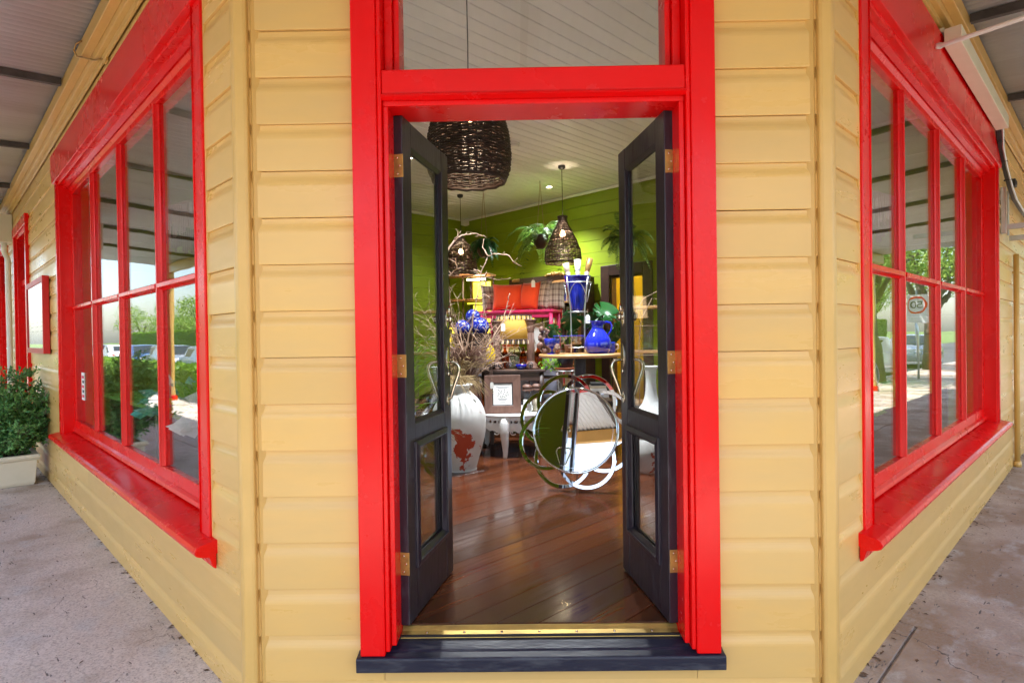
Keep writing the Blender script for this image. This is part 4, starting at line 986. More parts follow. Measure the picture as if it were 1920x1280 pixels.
downlight((.52, 9.29), 'lit round ceiling downlight between the two far pendant lamps', 160)
for (x_, y_, w_) in ((-1.95, 7.4, 'left of the doorway view, beyond the grass pot'), (2.35, 6.9, 'right of the doorway view, over the display rack'), (-.45, 5.58, 'over the white urn'), (.60, 5.58, 'over the flower mirror')):
    downlight((x_, y_), 'added unseen ceiling downlight '+w_, 180)  # extra downlights out of view, added to brighten the room
sm = thing('smoke_alarm', 'white round smoke alarm on the white board ceiling', 'smoke alarm', (-.02, 7.16, CZ-.008))
g = G(); g.lathe([(0, -.045), (.05, -.045), (.062, -.038), (.066, -.012), (.075, -.01), (.075, .0), (0, 0)], 26); g.obj('body', 'white', sm, True)
g = G(); g.lathe([(.064, -.026), (.068, -.024), (.064, -.022)], 26); g.obj('vent_ring', 'steel', sm)
se = thing('corner_sensor', 'white sensor box high in the far room corner', 'sensor', tuple(ab(A1-.10, B1-.10, CZ-.08)), RZ)
g = G(); g.extrude([(.07, .09, -.06), (-.07, .05, -.06), (.05, -.07, -.06), (.09, .07, -.06)], (0, 0, .10)); g.obj('case', 'white', se, bevel=.008)
g = G(); g.ball((-.0, -.0, -.02), .03, 10); g.obj('lens', 'paper', se, True)

# ------------------------------------------------------------------ small helpers for the stock of the shop
def solid(name, label, cat, pr, mat, loc, n=28, group=None, rz=0.):
    g = G(); g.lathe(pr, n); o = g.obj(name, mat, None, True, loc, rz); return tag(o, label, cat, group)
def tagcard(label, p, rz=0., sc=1.):
    t = thing('price_tag', label, 'price tag', p, rz, 'white price tags')
    g = G(); g.extrude([(-.016*sc, 0, -.07*sc), (.016*sc, 0, -.07*sc), (.016*sc, 0, -.022*sc), (.007*sc, 0, -.010*sc), (-.007*sc, 0, -.010*sc), (-.016*sc, 0, -.022*sc)], (0, .001, 0)); g.obj('card', 'paper', t)
    g = G(); g.tube([(0, 0, -.014*sc), (.002, -.002, .0), (0, .004, .03*sc)], .0012, 4); g.obj('string', 'twig', t)
def cushion(label, p, w, h, th, mat, rz, tilt):
    N = 14; V = []; F = []
    for sd in (-1, 1):
        for j in range(N+1):
            for i in range(N+1):
                x = i/N*2-1; z = j/N*2-1; e = (1-x**4)*(1-z**4); k = 1-.07*(1-abs(x))**0.7*(abs(z)**6)-.0
                kx = 1-.08*(1-z*z)*(abs(x)**4); kz = 1-.08*(1-x*x)*(abs(z)**4)
                V.append((x*w/2*kx, sd*th/2*e**.55, z*h/2*kz+h/2))
    M = (N+1)**2
    for sd in (0, 1):
        for j in range(N):
            for i in range(N):
                q = sd*M+j*(N+1)+i; f = (q, q+1, q+N+2, q+N+1); F.append(f if sd else f[::-1])
    g = G(); g.add(V, F); o = g.obj('cushion', mat, None, True, p, rot=(tilt, 0, rz)); return tag(o, label, 'cushion')

# --- stack of furniture with the cushions
cb_ = thing('dresser', 'dark wooden dresser with grey drawers under the pink bench', 'dresser', (.0, 7.62, FZ), R(-8))
g = G(); g.box(-.55, .55, -.26, .26, .06, .99); g.obj('carcass', 'darkwood', cb_, bevel=.006)
g = G(); g.box(-.58, .58, -.29, .29, .991, 1.02); g.obj('top', 'darkwood', cb_, bevel=.008)
pm('grey_paint', (.16, .16, .20), .5, col2=(.10, .10, .13), nscale=8, namt=.5)
for i in range(3):
    for j in range(3):
        g = G(); g.box(-.52+i*.35, -.19+i*.35, -.275, -.2605, .72-j*.28, .96-j*.28); dr = g.obj('drawer', 'grey_paint', cb_, bevel=.006)
        g = G(); g.ball((-.355+i*.35, -.292, .84-j*.28), .017, 10); g.obj('knob', 'nickel', dr, True)
for sx in (-.5, .5):
    for sy_ in (-.22, .22): g = G(); g.box(sx-.03, sx+.03, sy_-.03, sy_+.03, 0, .059); g.obj('foot', 'darkwood', cb_)
bn = thing('pink_bench', 'glossy pink bench standing on the dresser and carrying the cushions', 'bench', (.03, 7.60, FZ+1.02), R(-20))
BT = 1.80-FZ-1.02
g = G(); g.box(-.50, .50, -.20, .20, BT-.035, BT); g.obj('seat', 'pink', bn, bevel=.008)
g = G(); g.box(-.46, .46, -.17, -.15, BT-.095, BT-.036); g.box(-.46, .46, .15, .17, BT-.095, BT-.036); g.obj('apron', 'pink', bn, bevel=.003)
for sx in (-.46, .46):
    for sy_ in (-.165, .165): g = G(); g.tube([(sx, sy_, BT-.036), (sx*1.0, sy_, BT*.5), (sx*1.03, sy_*1.05, 0)], [.026, .022, .016], 8); g.obj('leg', 'pink', bn, True)
cushion('pale plaid cushion at the left end, behind the orange cushion', (-.30, 7.80, 1.803), .36, .36, .10, 'plaid', R(25), R(-12))
cushion('bright orange square cushion facing the door on the pink bench', (-.13, 7.62, 1.803), .40, .36, .13, 'orange_cloth', R(-4), R(-14))
cushion('second orange cushion, turned sideways beside the plaid cushions', (.135, 7.56, 1.803), .30, .37, .13, 'orange_cloth', R(-42), R(-12))
cushion('left brown plaid cushion leaning beside the orange cushions', (.29, 7.52, 1.803), .26, .38, .12, 'plaid', R(-48), R(-12))
cushion('right brown plaid cushion at the end of the pink bench', (.43, 7.46, 1.803), .33, .37, .12, 'plaid', R(-12), R(-16))
# gilt and dark framed picture leaning behind the cushions
fr = thing('gilt_mirror', 'large mirror in dark and gilt frame leaning behind the cushions', 'mirror', tuple(ab(A1-.30, 6.92, 1.38)), R(-45), rot=(R(-6), 0, R(-45)))
FW, FH = 1.36, 1.10
def rect_frame(par, w, h, bw, d, mat, name, y=0., x0=0., z0=0., bev=.006):
    g = G(); o = [(x0-w/2, z0), (x0+w/2, z0), (x0+w/2, z0+h), (x0-w/2, z0+h)]; n = [(x0-w/2+bw, z0+bw), (x0+w/2-bw, z0+bw), (x0+w/2-bw, z0+h-bw), (x0-w/2+bw, z0+h-bw)]
    vs = [(x, y-d, z) for x, z in o]+[(x, y-d*.7, z) for x, z in n]+[(x, y, z) for x, z in n]+[(x, y, z) for x, z in o]; fs = []
    for k in range(4): l = (k+1) % 4; fs += [(k, l, 4+l, 4+k), (4+k, 4+l, 8+l, 8+k), (8+k, 8+l, 12+l, 12+k), (12+k, 12+l, l, k)]
    g.add(vs, fs); return g.obj(name, mat, par, bevel=bev)
rect_frame(fr, FW, FH, .09, .05, 'darkwood', 'outer_frame'); rect_frame(fr, FW-.18, FH-.18, .045, .035, 'gilt', 'gilt_slip', 0, 0, .09)
g = G(); g.box(-FW/2+.13, FW/2-.13, -.012, -.008, .13, FH-.13); g.obj('plate', 'mirror', fr)
g = G()
for k in range(26):
    q = -.2+.4*k/25; g.ball((FW/2-.28+q, -.055, FH-.01+.03*math.cos(q*7)+.01*math.sin(k*5)), .022+.008*math.sin(k*3), 7)
g.obj('carved_crest', 'gilt', fr, True)
g = G()
for k in range(14): g.ball((-FW/2+.10+.012*k, -.055, FH-.03+.012*math.sin(k*2)), .02, 7)
g.obj('carved_corner', 'gilt', fr, True)

# --- dark table with lamp and wooden columns
dt = thing('dark_side_table', 'dark wooden table carrying the fringed lamp and two wooden columns', 'table', (-.05, 7.0, FZ))
TT = 1.09-FZ
g = G(); g.box(-.40, .36, -.22, .22, TT-.03, TT); g.obj('top', 'darkwood', dt, bevel=.008)
g = G(); g.box(-.37, .33, -.19, .19, TT-.13, TT-.031); g.obj('apron', 'darkwood', dt, bevel=.004)
for sx in (-.35, .31):
    for sy_ in (-.17, .17): g = G(); g.tube([(sx, sy_, TT-.031), (sx, sy_, .5), (sx, sy_, .0)], [.03, .027, .02], 8); g.obj('leg', 'darkwood', dt, True)
COLP = [(0, 0), (.085, 0), (.085, .02), (.07, .03), (.075, .05), (.05, .07), (.044, .09), (.040, .25), (.036, .42), (.044, .435), (.040, .45), (.05, .47), (.044, .485), (.044, .50), (.052, .52), (.056, .53), (.052, .545), (.068, .555), (.068, .57), (0, .57)]
for lb, x, h in (('left turned brown wooden column beside the fringed lamp', -.25, .565), ('right turned brown wooden column beside the fringed lamp', .147, .58)):
    t = thing('wooden_column', lb, 'candle stand', (x, 6.93, 1.09), 0, 'turned wooden columns'); sc = h/.57
    g = G(); g.lathe([(r_, z*sc) for r_, z in COLP[:7]], 24); g.obj('base', 'brownwood', t, True); g = G(); g.lathe([(r_, z*sc) for r_, z in COLP[6:9]], 24); sh_ = g.obj('shaft', 'brownwood', t, True)
    for k in range(12):
        a = 2*math.pi*k/12; g = G(); g.tube([(.041*math.cos(a), .041*math.sin(a), .10*sc), (.036*math.cos(a), .036*math.sin(a), .415*sc)], .0055, 5); g.obj('flute', 'brownwood', sh_, True)
    g = G(); g.lathe([(r_, z*sc) for r_, z in COLP[8:]], 24); g.obj('capital', 'brownwood', t, True)
lp = thing('fringed_lamp', 'mustard fringed drum lamp on a ribbed green glass base', 'table lamp', (-.045, 7.08, 1.09))
pm('shade_cloth', (.45, .27, .045), .8, emit=(.75, .36, .05), es=.06)
g = G(); g.lathe([(.235, .345), (.205, .63)], 40); o = g.obj('shade', 'shade_cloth', lp, True); so = o.modifiers.new('thickness', 'SOLIDIFY'); so.thickness = .003
for r_, z, n in ((.237, .345, 46), (.207, .63, 38)):
    g = G(); pts = [(r_*math.cos(2*math.pi*k/40), r_*math.sin(2*math.pi*k/40), z) for k in range(40)]; g.tube(pts, .006, 5, True); tr = g.obj('trim', 'fringe', lp, True)
    for k in range(n):
        a = 2*math.pi*k/n; g = G(); x, y = r_*math.cos(a), r_*math.sin(a); g.tube([(x, y, z-.004), (x*1.02, y*1.02, z-.028), (x*1.03, y*1.03, z-.05)], [.004, .008, .009], 5); g.obj('tassel', 'fringe' if k % 2 else 'bone', tr)
g = G(); prb = [(.055, .0), (.06, .012), (.034, .03), (.03, .05), (.055, .12), (.07, .2), (.066, .24), (.04, .275), (.028, .29), (.028, .31)]; vs = []; n = 36
for r_, z in prb:
    for k in range(n): a = 2*math.pi*k/n; q = r_*(1+.07*math.cos(12*a)); vs.append((q*math.cos(a), q*math.sin(a), z))
g.add(vs, [(j*n+k, j*n+(k+1) % n, (j+1)*n+(k+1) % n, (j+1)*n+k) for j in range(len(prb)-1) for k in range(n)]); g.obj('glass_base', 'green_glass', lp, True)
g = G(); g.tube([(0, 0, .0), (0, 0, .42)], .006, 6); g.obj('stem', 'nickel', lp); g = G(); g.ball((0, 0, .48), .035, 10, (1, 1, 1.3)); g.obj('bulb', 'bulb', lp, True); point('lamp_light', (0, 0, .48), 6, par=lp)
# iron scrolls and blue pieces on the table front
sc_ = thing('iron_scrollwork', 'dark curled iron ornament lying in front of the fringed lamp', 'ornament', (-.13, 6.84, 1.09))
for k in range(7):
    x = -.24+k*.085; g = G(); s = 1 if k % 2 else -1
    g.tube([(x+s*.035*(1-q/22)*math.cos(q*.5), .01*math.sin(q), .045+.04*(1-q/22)*math.sin(q*.5)) for q in range(20)], .006, 6); g.obj('scroll', 'black', sc_, True)
solid('cobalt_bowl', 'small cobalt bowl in front of the right wooden column', 'bowl', [(.0, .0), (.04, .0), (.06, .03), (.07, .06), (.066, .06), (.055, .03), (0, .012)], 'cobalt', (.03, 6.84, 1.09))
bk_ = thing('book_stack', 'short stack of pale books on the grey dresser behind the lamp', 'books', (-.10, 7.48, FZ+1.02))
for k, (w, m_) in enumerate(((.22, 'paper'), (.20, 'bone'), (.21, 'terracotta'))):
    g = G(); g.box(-w/2, w/2, -.07, .07, .0305*k, .03+.0305*k-.001); g.obj('book', m_, bk_, bevel=.002)

# --- white carved low table, framed print, jars
wt = thing('carved_table', 'low round white carved table with cabriole legs behind the floor mirror', 'table', (-.06, 6.30, FZ), R(6))
g = G(); g.lathe([(0, .405), (.43, .405), (.445, .412), (.45, .422), (.445, .43), (0, .43)], 48); g.obj('top', 'white', wt, True)
V = []; F = []; nA = 144
for k in range(nA):   # pierced, scalloped apron
    a = 2*math.pi*k/nA; dip = .10+.035*abs(math.cos(a*6))**.6+(.015 if (k % 6) < 3 else 0)
    for r_ in (.405, .42):
        V += [(r_*math.cos(a), r_*math.sin(a), .404), (r_*math.cos(a), r_*math.sin(a), .372), (r_*math.cos(a), r_*math.sin(a), .345), (r_*math.cos(a), r_*math.sin(a), .40-dip)]
for k in range(nA):
    o, p = k*8, ((k+1) % nA)*8
    for lay in (0, 4):
        F += [(o+lay, p+lay, p+lay+1, o+lay+1), (o+lay+2, p+lay+2, p+lay+3, o+lay+3)]
        if k % 3 == 0: F.append((o+lay+1, p+lay+1, p+lay+2, o+lay+2))
    F.append((o+3, p+3, p+7, o+7))
g = G(); g.add(V, F); g.obj('apron', 'white', wt)
for k in range(6):
    a = R(-108)+k*math.pi/3; ca, sa = math.cos(a), math.sin(a)
    g = G(); g.tube([(.385*ca, .385*sa, .40), (.41*ca, .41*sa, .33), (.425*ca, .425*sa, .24), (.405*ca, .405*sa, .12), (.40*ca, .40*sa, .05), (.42*ca, .42*sa, .0)], [.06, .058, .045, .034, .026, .022], 10); lg = g.obj('leg', 'white', wt, True)
    for sd in (-1, 1):
        g = G(); tx, ty = -sa*sd, ca*sd
        g.tube([((.41)*ca+tx*(.06+.03*q/10+.018*math.cos(q*.6)), .41*sa+ty*(.06+.03*q/10+.018*math.cos(q*.6)), .25+.018*math.sin(q*.6)) for q in range(11)], .007, 5); g.obj('scroll', 'white', lg, True)
pf = thing('framed_print', 'dark framed olive print on white paper standing on the carved table', 'framed print', (-.165, 6.0, FZ+.431), rot=(R(-9), 0, R(3)))
rect_frame(pf, .37, .39, .082, .03, 'brownwood', 'frame', .012); rect_frame(pf, .212, .232, .012, .022, 'black', 'slip', .012, 0, .079)
g = G(); g.box(-.095, .095, .0, .004, .09, .30); pp_ = g.obj('print', 'paper', pf)
for k in range(16):
    a = k*2.4; x, z = .012*math.sqrt(k)*math.cos(a)*1.1, .008*math.sqrt(k)*math.sin(a)
    g = G(); c, s = math.cos(a), math.sin(a); L_ = .016+.006*(k % 3); g.extrude([(x, -.001, .20+z), (x+L_*.5*c-.004*s, -.001, .20+z+L_*.5*s+.004*c), (x+L_*c, -.001, .20+z+L_*s), (x+L_*.5*c+.004*s, -.001, .20+z+L_*.5*s-.004*c)], (0, .0008, 0)); g.obj('olive_sprig', 'ink', pp_)
for w, z in ((.13, .268), (.10, .257), (.07, .135), (.10, .145), (.05, .112)):
    g = G(); g.box(-w/2, w/2, -.0006, -.0001, z, z+.004); g.obj('text_line', 'grey_paint', pp_)
g = G(); g.box(-.02, .02, .013, .10, .02, .024); g.obj('easel', 'darkwood', pf)
tagcard('white price tag hanging over the top of the dark framed print', (-.27, 5.94, 1.03), 0, 1.1)
for k, (lb, x, y) in enumerate((('left lidded glass jar with dark lid beside the framed print', .085, 6.08), ('right lidded glass jar with dark lid, behind the floor mirror rings', .185, 6.14))):
    t = thing('lidded_jar', lb, 'jar', (x, y, FZ+.431), 0, 'lidded glass jars')
    g = G(); g.lathe([(0, .002), (.045, .0), (.05, .01), (.05, .19), (.04, .215)], 24); g.obj('glass', 'clear_glass', t, True)
    g = G(); g.lathe([(0, .004), (.044, .004), (.044, .13), (0, .13)], 20); g.obj('contents', 'bone' if k else 'paper', t, True)
    g = G(); g.lathe([(.041, .214), (.052, .22), (.052, .236), (.042, .242), (.05, .25), (.05, .268), (.03, .285), (.0, .287)], 24); g.obj('lid', 'brownwood', t, True)
tagcard('white price tag hanging from the left ring of the flower mirror', (.08, 4.72, .95), 0, 1.0)
for k, (x, y, lb) in enumerate(((-.33, 6.12, 'amber glass bottle standing between the urn and framed print'), )):
    t = thing('amber_bottle', lb, 'bottle', (x-.06, y-.02, FZ+.431))
    g = G(); g.lathe([(0, .002), (.035, 0), (.038, .02), (.038, .17), (.014, .22), (.013, .28), (.017, .285)], 20); g.obj('glass', 'amber_glass', t, True); g = G(); g.lathe([(0, .31), (.012, .31), (.012, .27)], 12); g.obj('stopper', 'brownwood', t, True)

# --- white peeling urn with grass
ur = thing('peeling_urn', 'big white urn with flaking paint showing red clay, by the left door', 'urn', (-.56, 5.45, FZ))
UP = [(0, .0), (.15, 0), (.16, .015), (.19, .12), (.235, .28), (.255, .42), (.245, .52), (.20, .62), (.14, .69), (.105, .72), (.10, .735), (.115, .755), (.13, .765), (.13, .78), (.11, .78), (.085, .74), (.09, .70)]
def smooth_prof(p, n=4):
    o = []
    for i in range(len(p)-1):
        p0, p1, p2, p3 = p[max(i-1, 0)], p[i], p[i+1], p[min(i+2, len(p)-1)]
        for k in range(n):
            s = k/n; o.append(tuple(max(0., .5*((2*p1[j])+(-p0[j]+p2[j])*s+(2*p0[j]-5*p1[j]+4*p2[j]-p3[j])*s*s+(-p0[j]+3*p1[j]-3*p2[j]+p3[j])*s**3)) if j == 0 else .5*((2*p1[j])+(-p0[j]+p2[j])*s+(2*p0[j]-5*p1[j]+4*p2[j]-p3[j])*s*s+(-p0[j]+3*p1[j]-3*p2[j]+p3[j])*s**3) for j in (0, 1)))
    o.append(p[-1]); return o
g = G(); g.lathe(smooth_prof(UP, 3), 48); g.obj('jar', 'peeling', ur, True)
def grass(name, label, loc, n, h, spread, mat, seed, droop=.6, up=.5, rad=.0018):
    rg = random.Random(seed); g = G()
    for k in range(n):
        a = rg.uniform(0, 6.283); sp = spread*rg.uniform(.3, 1); hh = h*rg.uniform(.55, 1); r0 = .05*rg.random()
        g.tube([((r0+sp*q**1.6)*math.cos(a+.3*q), (r0+sp*q**1.6)*math.sin(a+.3*q), hh*(q*2*up-(q**2.4)*droop*1.4)) for q in (0, .2, .4, .6, .8, 1)], [rad*1.3, rad*1.2, rad, rad*.9, rad*.7, rad*.3], 4)
    o = g.obj(name, mat, None, False, loc); tag(o, label, 'dried grass'); return o
grass('dried_grass', 'pale dried grass arching out of the white urn', (-.56, 5.45, FZ+.70), 150, .55, .36, 'driedgrass', 4, .75)
tagcard('white price tag hanging at the neck of the white urn', (-.405, 5.34, FZ+.66), .2, 1.2)
# --- tall clay jar behind it with the twisted branches and the brown root bundle
cj = solid('clay_jar', 'tall brown clay jar behind the urn, holding the twisted branches', 'jar', smooth_prof([(0, 0), (.12, 0), (.15, .1), (.17, .35), (.15, .6), (.12, .74), (.13, .78), (.115, .78), (.10, .72)]), 'brownwood', (-.53, 6.2, FZ))
BR = [[(-0.53, 6.2, 0.60), (-0.53, 6.2, 0.98), (-0.56, 6.19, 1.32), (-0.48, 6.17, 1.59), (-0.43, 6.16, 1.87), (-0.37, 6.15, 2.14), (-0.3, 6.14, 2.31), (-0.23, 6.12, 2.33)], [(-0.3, 6.14, 2.31), (-0.36, 6.18, 2.41), (-0.34, 6.2, 2.5)], [(-0.23, 6.12, 2.33), (-0.11, 6.14, 2.32), (-0.04, 6.15, 2.25), (0.05, 6.16, 2.2)], [(-0.37, 6.15, 2.14), (-0.46, 6.18, 2.18), (-0.36, 6.2, 2.1), (-0.2, 6.22, 2.07), (-0.07, 6.25, 2.09)], [(-0.52, 6.2, 0.8), (-0.52, 6.2, 1.15), (-0.62, 6.19, 1.43), (-0.71, 6.17, 1.65), (-0.74, 6.16, 1.9), (-0.74, 6.2, 2.1), (-0.68, 6.19, 2.14), (-0.62, 6.17, 2.21), (-0.65, 6.16, 2.26), (-0.69, 6.15, 2.28)], [(-0.53, 6.2, .9), (-0.58, 6.22, 1.32), (-0.61, 6.24, 1.57), (-0.51, 6.26, 1.65), (-0.43, 6.28, 1.79)], [(-0.74, 6.16, 1.9), (-0.78, 6.2, 2.2), (-0.73, 6.2, 2.38), (-0.65, 6.22, 2.5), (-0.54, 6.24, 2.55), (-0.43, 6.26, 2.57), (-0.32, 6.28, 2.52)], [(-0.65, 6.22, 2.5), (-0.58, 6.19, 2.58)], [(-0.50, 6.2, .9), (-0.49, 6.2, 1.15), (-0.35, 6.22, 1.34), (-0.24, 6.24, 1.49), (-0.15, 6.26, 1.65), (-0.11, 6.28, 1.82), (-0.08, 6.3, 1.93)], [(-0.35, 6.22, 1.34), (-0.28, 6.19, 1.42), (-0.19, 6.17, 1.47)], [(-0.52, 6.2, .9), (-0.38, 6.22, 1.2), (-0.29, 6.24, 1.31), (-0.28, 6.26, 1.42)], [(-0.54, 6.2, 1.0), (-0.63, 6.19, 1.32), (-0.7, 6.17, 1.51)], [(-0.43, 6.16, 1.87), (-0.35, 6.2, 1.92), (-0.26, 6.24, 1.87)], [(-0.48, 6.17, 1.5), (-0.4, 6.19, 1.4), (-0.31, 6.17, 1.51), (-0.26, 6.16, 1.56)]]
bt = thing('twisted_branches', 'tall pale twisted bare branches standing in the clay jar', 'branches', (-.53, 6.2, FZ+.4))
rg = random.Random(9)
for L_ in BR:
    P_ = []
    for (p, q) in zip(L_, L_[1:]):
        for k in range(3): s = k/3; P_.append(tuple(p[j]+(q[j]-p[j])*s+rg.uniform(-.008, .008) for j in range(3)))
    P_.append(L_[-1]); P_ = [(x+.53, y-6.2, z-FZ-.4) for x, y, z in P_]; n = len(P_)
    g = G(); r0 = .013 if len(L_) > 6 else .008; g.tube(P_, [r0*(1-.75*k/(n-1)) for k in range(n)], 6)
    for k in range(2, n-1, 2):
        d = [rg.uniform(-.06, .06), rg.uniform(-.05, .05), rg.uniform(-.01, .07)]; p = P_[k]; g.tube([p, tuple(p[j]+d[j]*.5+rg.uniform(-.01, .01) for j in range(3)), tuple(p[j]+d[j] for j in range(3))], [.004, .003, .001], 5)
    g.obj('branch', 'twig', bt, True)
for k in range(60):
    a = rg.uniform(0, 6.283); L_ = rg.uniform(.5, 1.25); lean = rg.uniform(.12, .55); p = Vector((0, 0, .28)); P_ = [tuple(p)]; dr = Vector((lean*math.cos(a), lean*.6*math.sin(a), 1)).normalized()
    for q in range(9):
        dr = (dr+Vector((rg.uniform(-.35, .35), rg.uniform(-.3, .3), rg.uniform(-.22, .12)))).normalized(); p = p+dr*L_/9; P_.append(tuple(p))
    g = G(); g.tube(P_, [.0055*(1-.8*q/9) for q in range(10)], 5)
    for q in range(3, 9):
        e_ = Vector(P_[q])+Vector((rg.uniform(-.09, .09), rg.uniform(-.06, .06), rg.uniform(-.02, .08))); g.tube([P_[q], tuple((Vector(P_[q])+e_)/2+Vector((0, 0, .01))), tuple(e_)], [.003, .002, .001], 4)
    g.obj('twig', 'twig', bt)
grass('dried_roots', 'tangled brown dried stems bunched at the foot of the branches', (-.53, 6.12, FZ+.74), 320, .62, .26, 'brownwood', 8, .35, .55, .0034)
grass('dried_roots', 'straw coloured dried stems leaning left of the brown bundle', (-.60, 6.10, FZ+.74), 160, .55, .30, 'driedgrass', 12, .45, .55, .003)
tagcard('white price tag hanging from a branch tip near the lampshade', (-.15, 6.0, 1.62), .3, 1.3)

# --- bowl of blue and white balls behind the branches
bs = thing('pedestal_bowl', 'dark wooden pedestal bowl heaped with blue and white balls', 'bowl', (-.52, 6.62, FZ))
g = G(); g.lathe(smooth_prof([(0, 0), (.16, 0), (.15, .03), (.05, .10), (.04, .5), (.05, 1.0), (.10, 1.08), (.19, 1.15), (.225, 1.24), (.22, 1.245), (.17, 1.17), (.0, 1.11)], 3), 30); g.obj('bowl', 'darkwood', bs, True)
def bluewhite():
    mt = bpy.data.materials.new('bluewhite'); mt.use_nodes = True; nt = mt.node_tree; b = nt.nodes['Principled BSDF']
    tc = nt.nodes.new('ShaderNodeTexCoord'); n = nt.nodes.new('ShaderNodeTexNoise'); n.inputs['Scale'].default_value = 22; n.inputs['Distortion'].default_value = 2.0
    r = nt.nodes.new('ShaderNodeValToRGB'); e = r.color_ramp.elements; e[0].position = .57; e[0].color = (.012, .018, .20, 1); e[1].position = .66; e[1].color = (.35, .4, .62, 1)
    nt.links.new(tc.outputs['Object'], n.inputs[0]); nt.links.new(n.outputs[0], r.inputs[0]); nt.links.new(r.outputs[0], b.inputs['Base Color']); b.inputs['Roughness'].default_value = .12
    MATS['bluewhite'] = mt
bluewhite()
for k, (lb, x, y, z, r_) in enumerate((('left blue and white ceramic ball in the pedestal bowl', -.615, 6.58, 1.575, .09), ('upper blue and white ceramic ball in the pedestal bowl', -.505, 6.66, 1.70, .085), ('right and largest blue and white ceramic ball in the bowl', -.42, 6.56, 1.585, .105))):
    g = G(); g.ball((0, 0, 0), r_, 26); o = g.obj('ceramic_ball', 'bluewhite', None, True, (x, y, z)); tag(o, lb, 'ball', 'blue and white ceramic balls')

# --- flower-shaped mirror on the floor
mr = thing('flower_mirror', 'round mirror ringed by eight overlapping mirrored hoops, leaning on the floor', 'mirror', (.445, 4.72, .722), rot=(R(-17), 0, R(-13.7)))
MR, RR, RO = .345, .232, .245
g = G(); g.extrude([(MR*math.cos(2*math.pi*k/80), -.012, MR*math.sin(2*math.pi*k/80)) for k in range(80)], (0, .010, 0)); g.obj('disc', 'mirror_edge', mr)
g = G(); g.extrude([(MR*.985*math.cos(2*math.pi*k/80), -.0135, MR*.985*math.sin(2*math.pi*k/80)) for k in range(80)], (0, .0012, 0)); g.obj('bevelled_rim', 'mirror', mr)
def annulus(c, r0, r1, y0, y1, n=64):
    g = G(); vs = []; fs = []; b_ = .004
    for k in range(n):
        a = 2*math.pi*k/n
        for r_, y in ((r0, y1), (r0, y0+.003), (r0+b_, y0), (r1-b_, y0), (r1, y0+.003), (r1, y1)): vs.append((c[0]+r_*math.cos(a), y, c[1]+r_*math.sin(a)))
    for k in range(n):
        for j in range(6): fs.append((k*6+j, k*6+(j+1) % 6, ((k+1) % n)*6+(j+1) % 6, ((k+1) % n)*6+j))
    g.add(vs, fs); return g
vs = []; fs = []; n = 80
for k in range(n):
    q = 2*math.pi*k/n; vs += [(MR*.945*math.cos(q), -.0158, MR*.945*math.sin(q)), (MR*1.0*math.cos(q), -.0125, MR*1.0*math.sin(q)), (MR*1.0*math.cos(q), -.0121, MR*math.sin(q)), (MR*.945*math.cos(q), -.0137, MR*.945*math.sin(q))]
for k in range(n):
    for j in range(4): fs.append((k*4+j, k*4+(j+1) % 4, ((k+1) % n)*4+(j+1) % 4, ((k+1) % n)*4+j))
g = G(); g.add(vs, fs); g.obj('bevel', 'mirror', mr, True)
annulus((0, 0), MR*.862, MR*.875, -.0150, -.0136).obj('engraved_line', 'mirror_edge', mr)
for k in range(8):
    a = R(22.5)+k*math.pi/4; y = .001+.0055*(k % 2); annulus((RO*math.cos(a), RO*math.sin(a)), RR-.033, RR, y, y+.005).obj('hoop', 'mirror', mr)
for a in (R(90), R(-5), R(-98), R(180)):
    g = G(); x, z = MR*.93*math.cos(a), MR*.93*math.sin(a); g.extrude([(x-.014, -.0137, z), (x, -.0137, z-.014), (x+.014, -.0137, z), (x, -.0137, z+.014)], (0, -.005, 0)); g.obj('clip', 'clear_glass', mr, bevel=.002)
g = G(); g.tube([(0, .015, .30), (0, .20, -.47)], .010, 8); g.tube([(-.12, .016, -.1), (.12, .016, -.1)], .008, 8); g.obj('back_stay', 'steel', mr, True)

# odds and ends among the furniture
for k, (lb, x, y, h) in enumerate((('left amber bottle standing behind the fringed lamp', -.16, 7.16, .27), ('middle amber bottle standing behind the fringed lamp', .06, 7.18, .25), ('right amber bottle beside the right wooden column', .24, 7.12, .28))):
    solid('amber_flask', lb, 'bottle', [(0, .002), (.045, 0), (.05, .02), (.05, h*.6), (.018, h*.8), (.016, h), (.02, h+.005)], 'amber_glass', (x, y, 1.09), 22, 'amber bottles on the dark table')
pm('sunny_glaze', (.75, .50, .02), .2, coat=.5)
solid('yellow_vase', 'round bright yellow vase among the dried stems', 'vase', smooth_prof([(0, 0), (.06, 0), (.10, .08), (.09, .17), (.05, .23), (.06, .26), (.05, .26), (.04, .22)], 3), 'sunny_glaze', (-.36, 6.72, 1.16))
solid('yellow_vase', 'tall yellow vase at the left edge of the dried stems', 'vase', smooth_prof([(0, 0), (.06, 0), (.08, .1), (.075, .25), (.045, .32), (.05, .34), (.04, .34), (.035, .3)], 3), 'sunny_glaze', (-.72, 6.70, 1.16))
vt = thing('plant_table', 'narrow dark table behind the branches with the yellow vases', 'table', (-.55, 6.78, FZ))
g = G(); g.box(-.27, .27, -.03+.0, .17, .868, .897); g.box(-.27, .27, -.14, -.031, .868, .897); g.obj('top', 'darkwood', vt, bevel=.004)
for sx in (-.24, .24):
    for sy_ in (-.11, .14): g = G(); g.box(sx-.018, sx+.018, sy_-.018, sy_+.018, 0, .867); g.obj('leg', 'darkwood', vt)
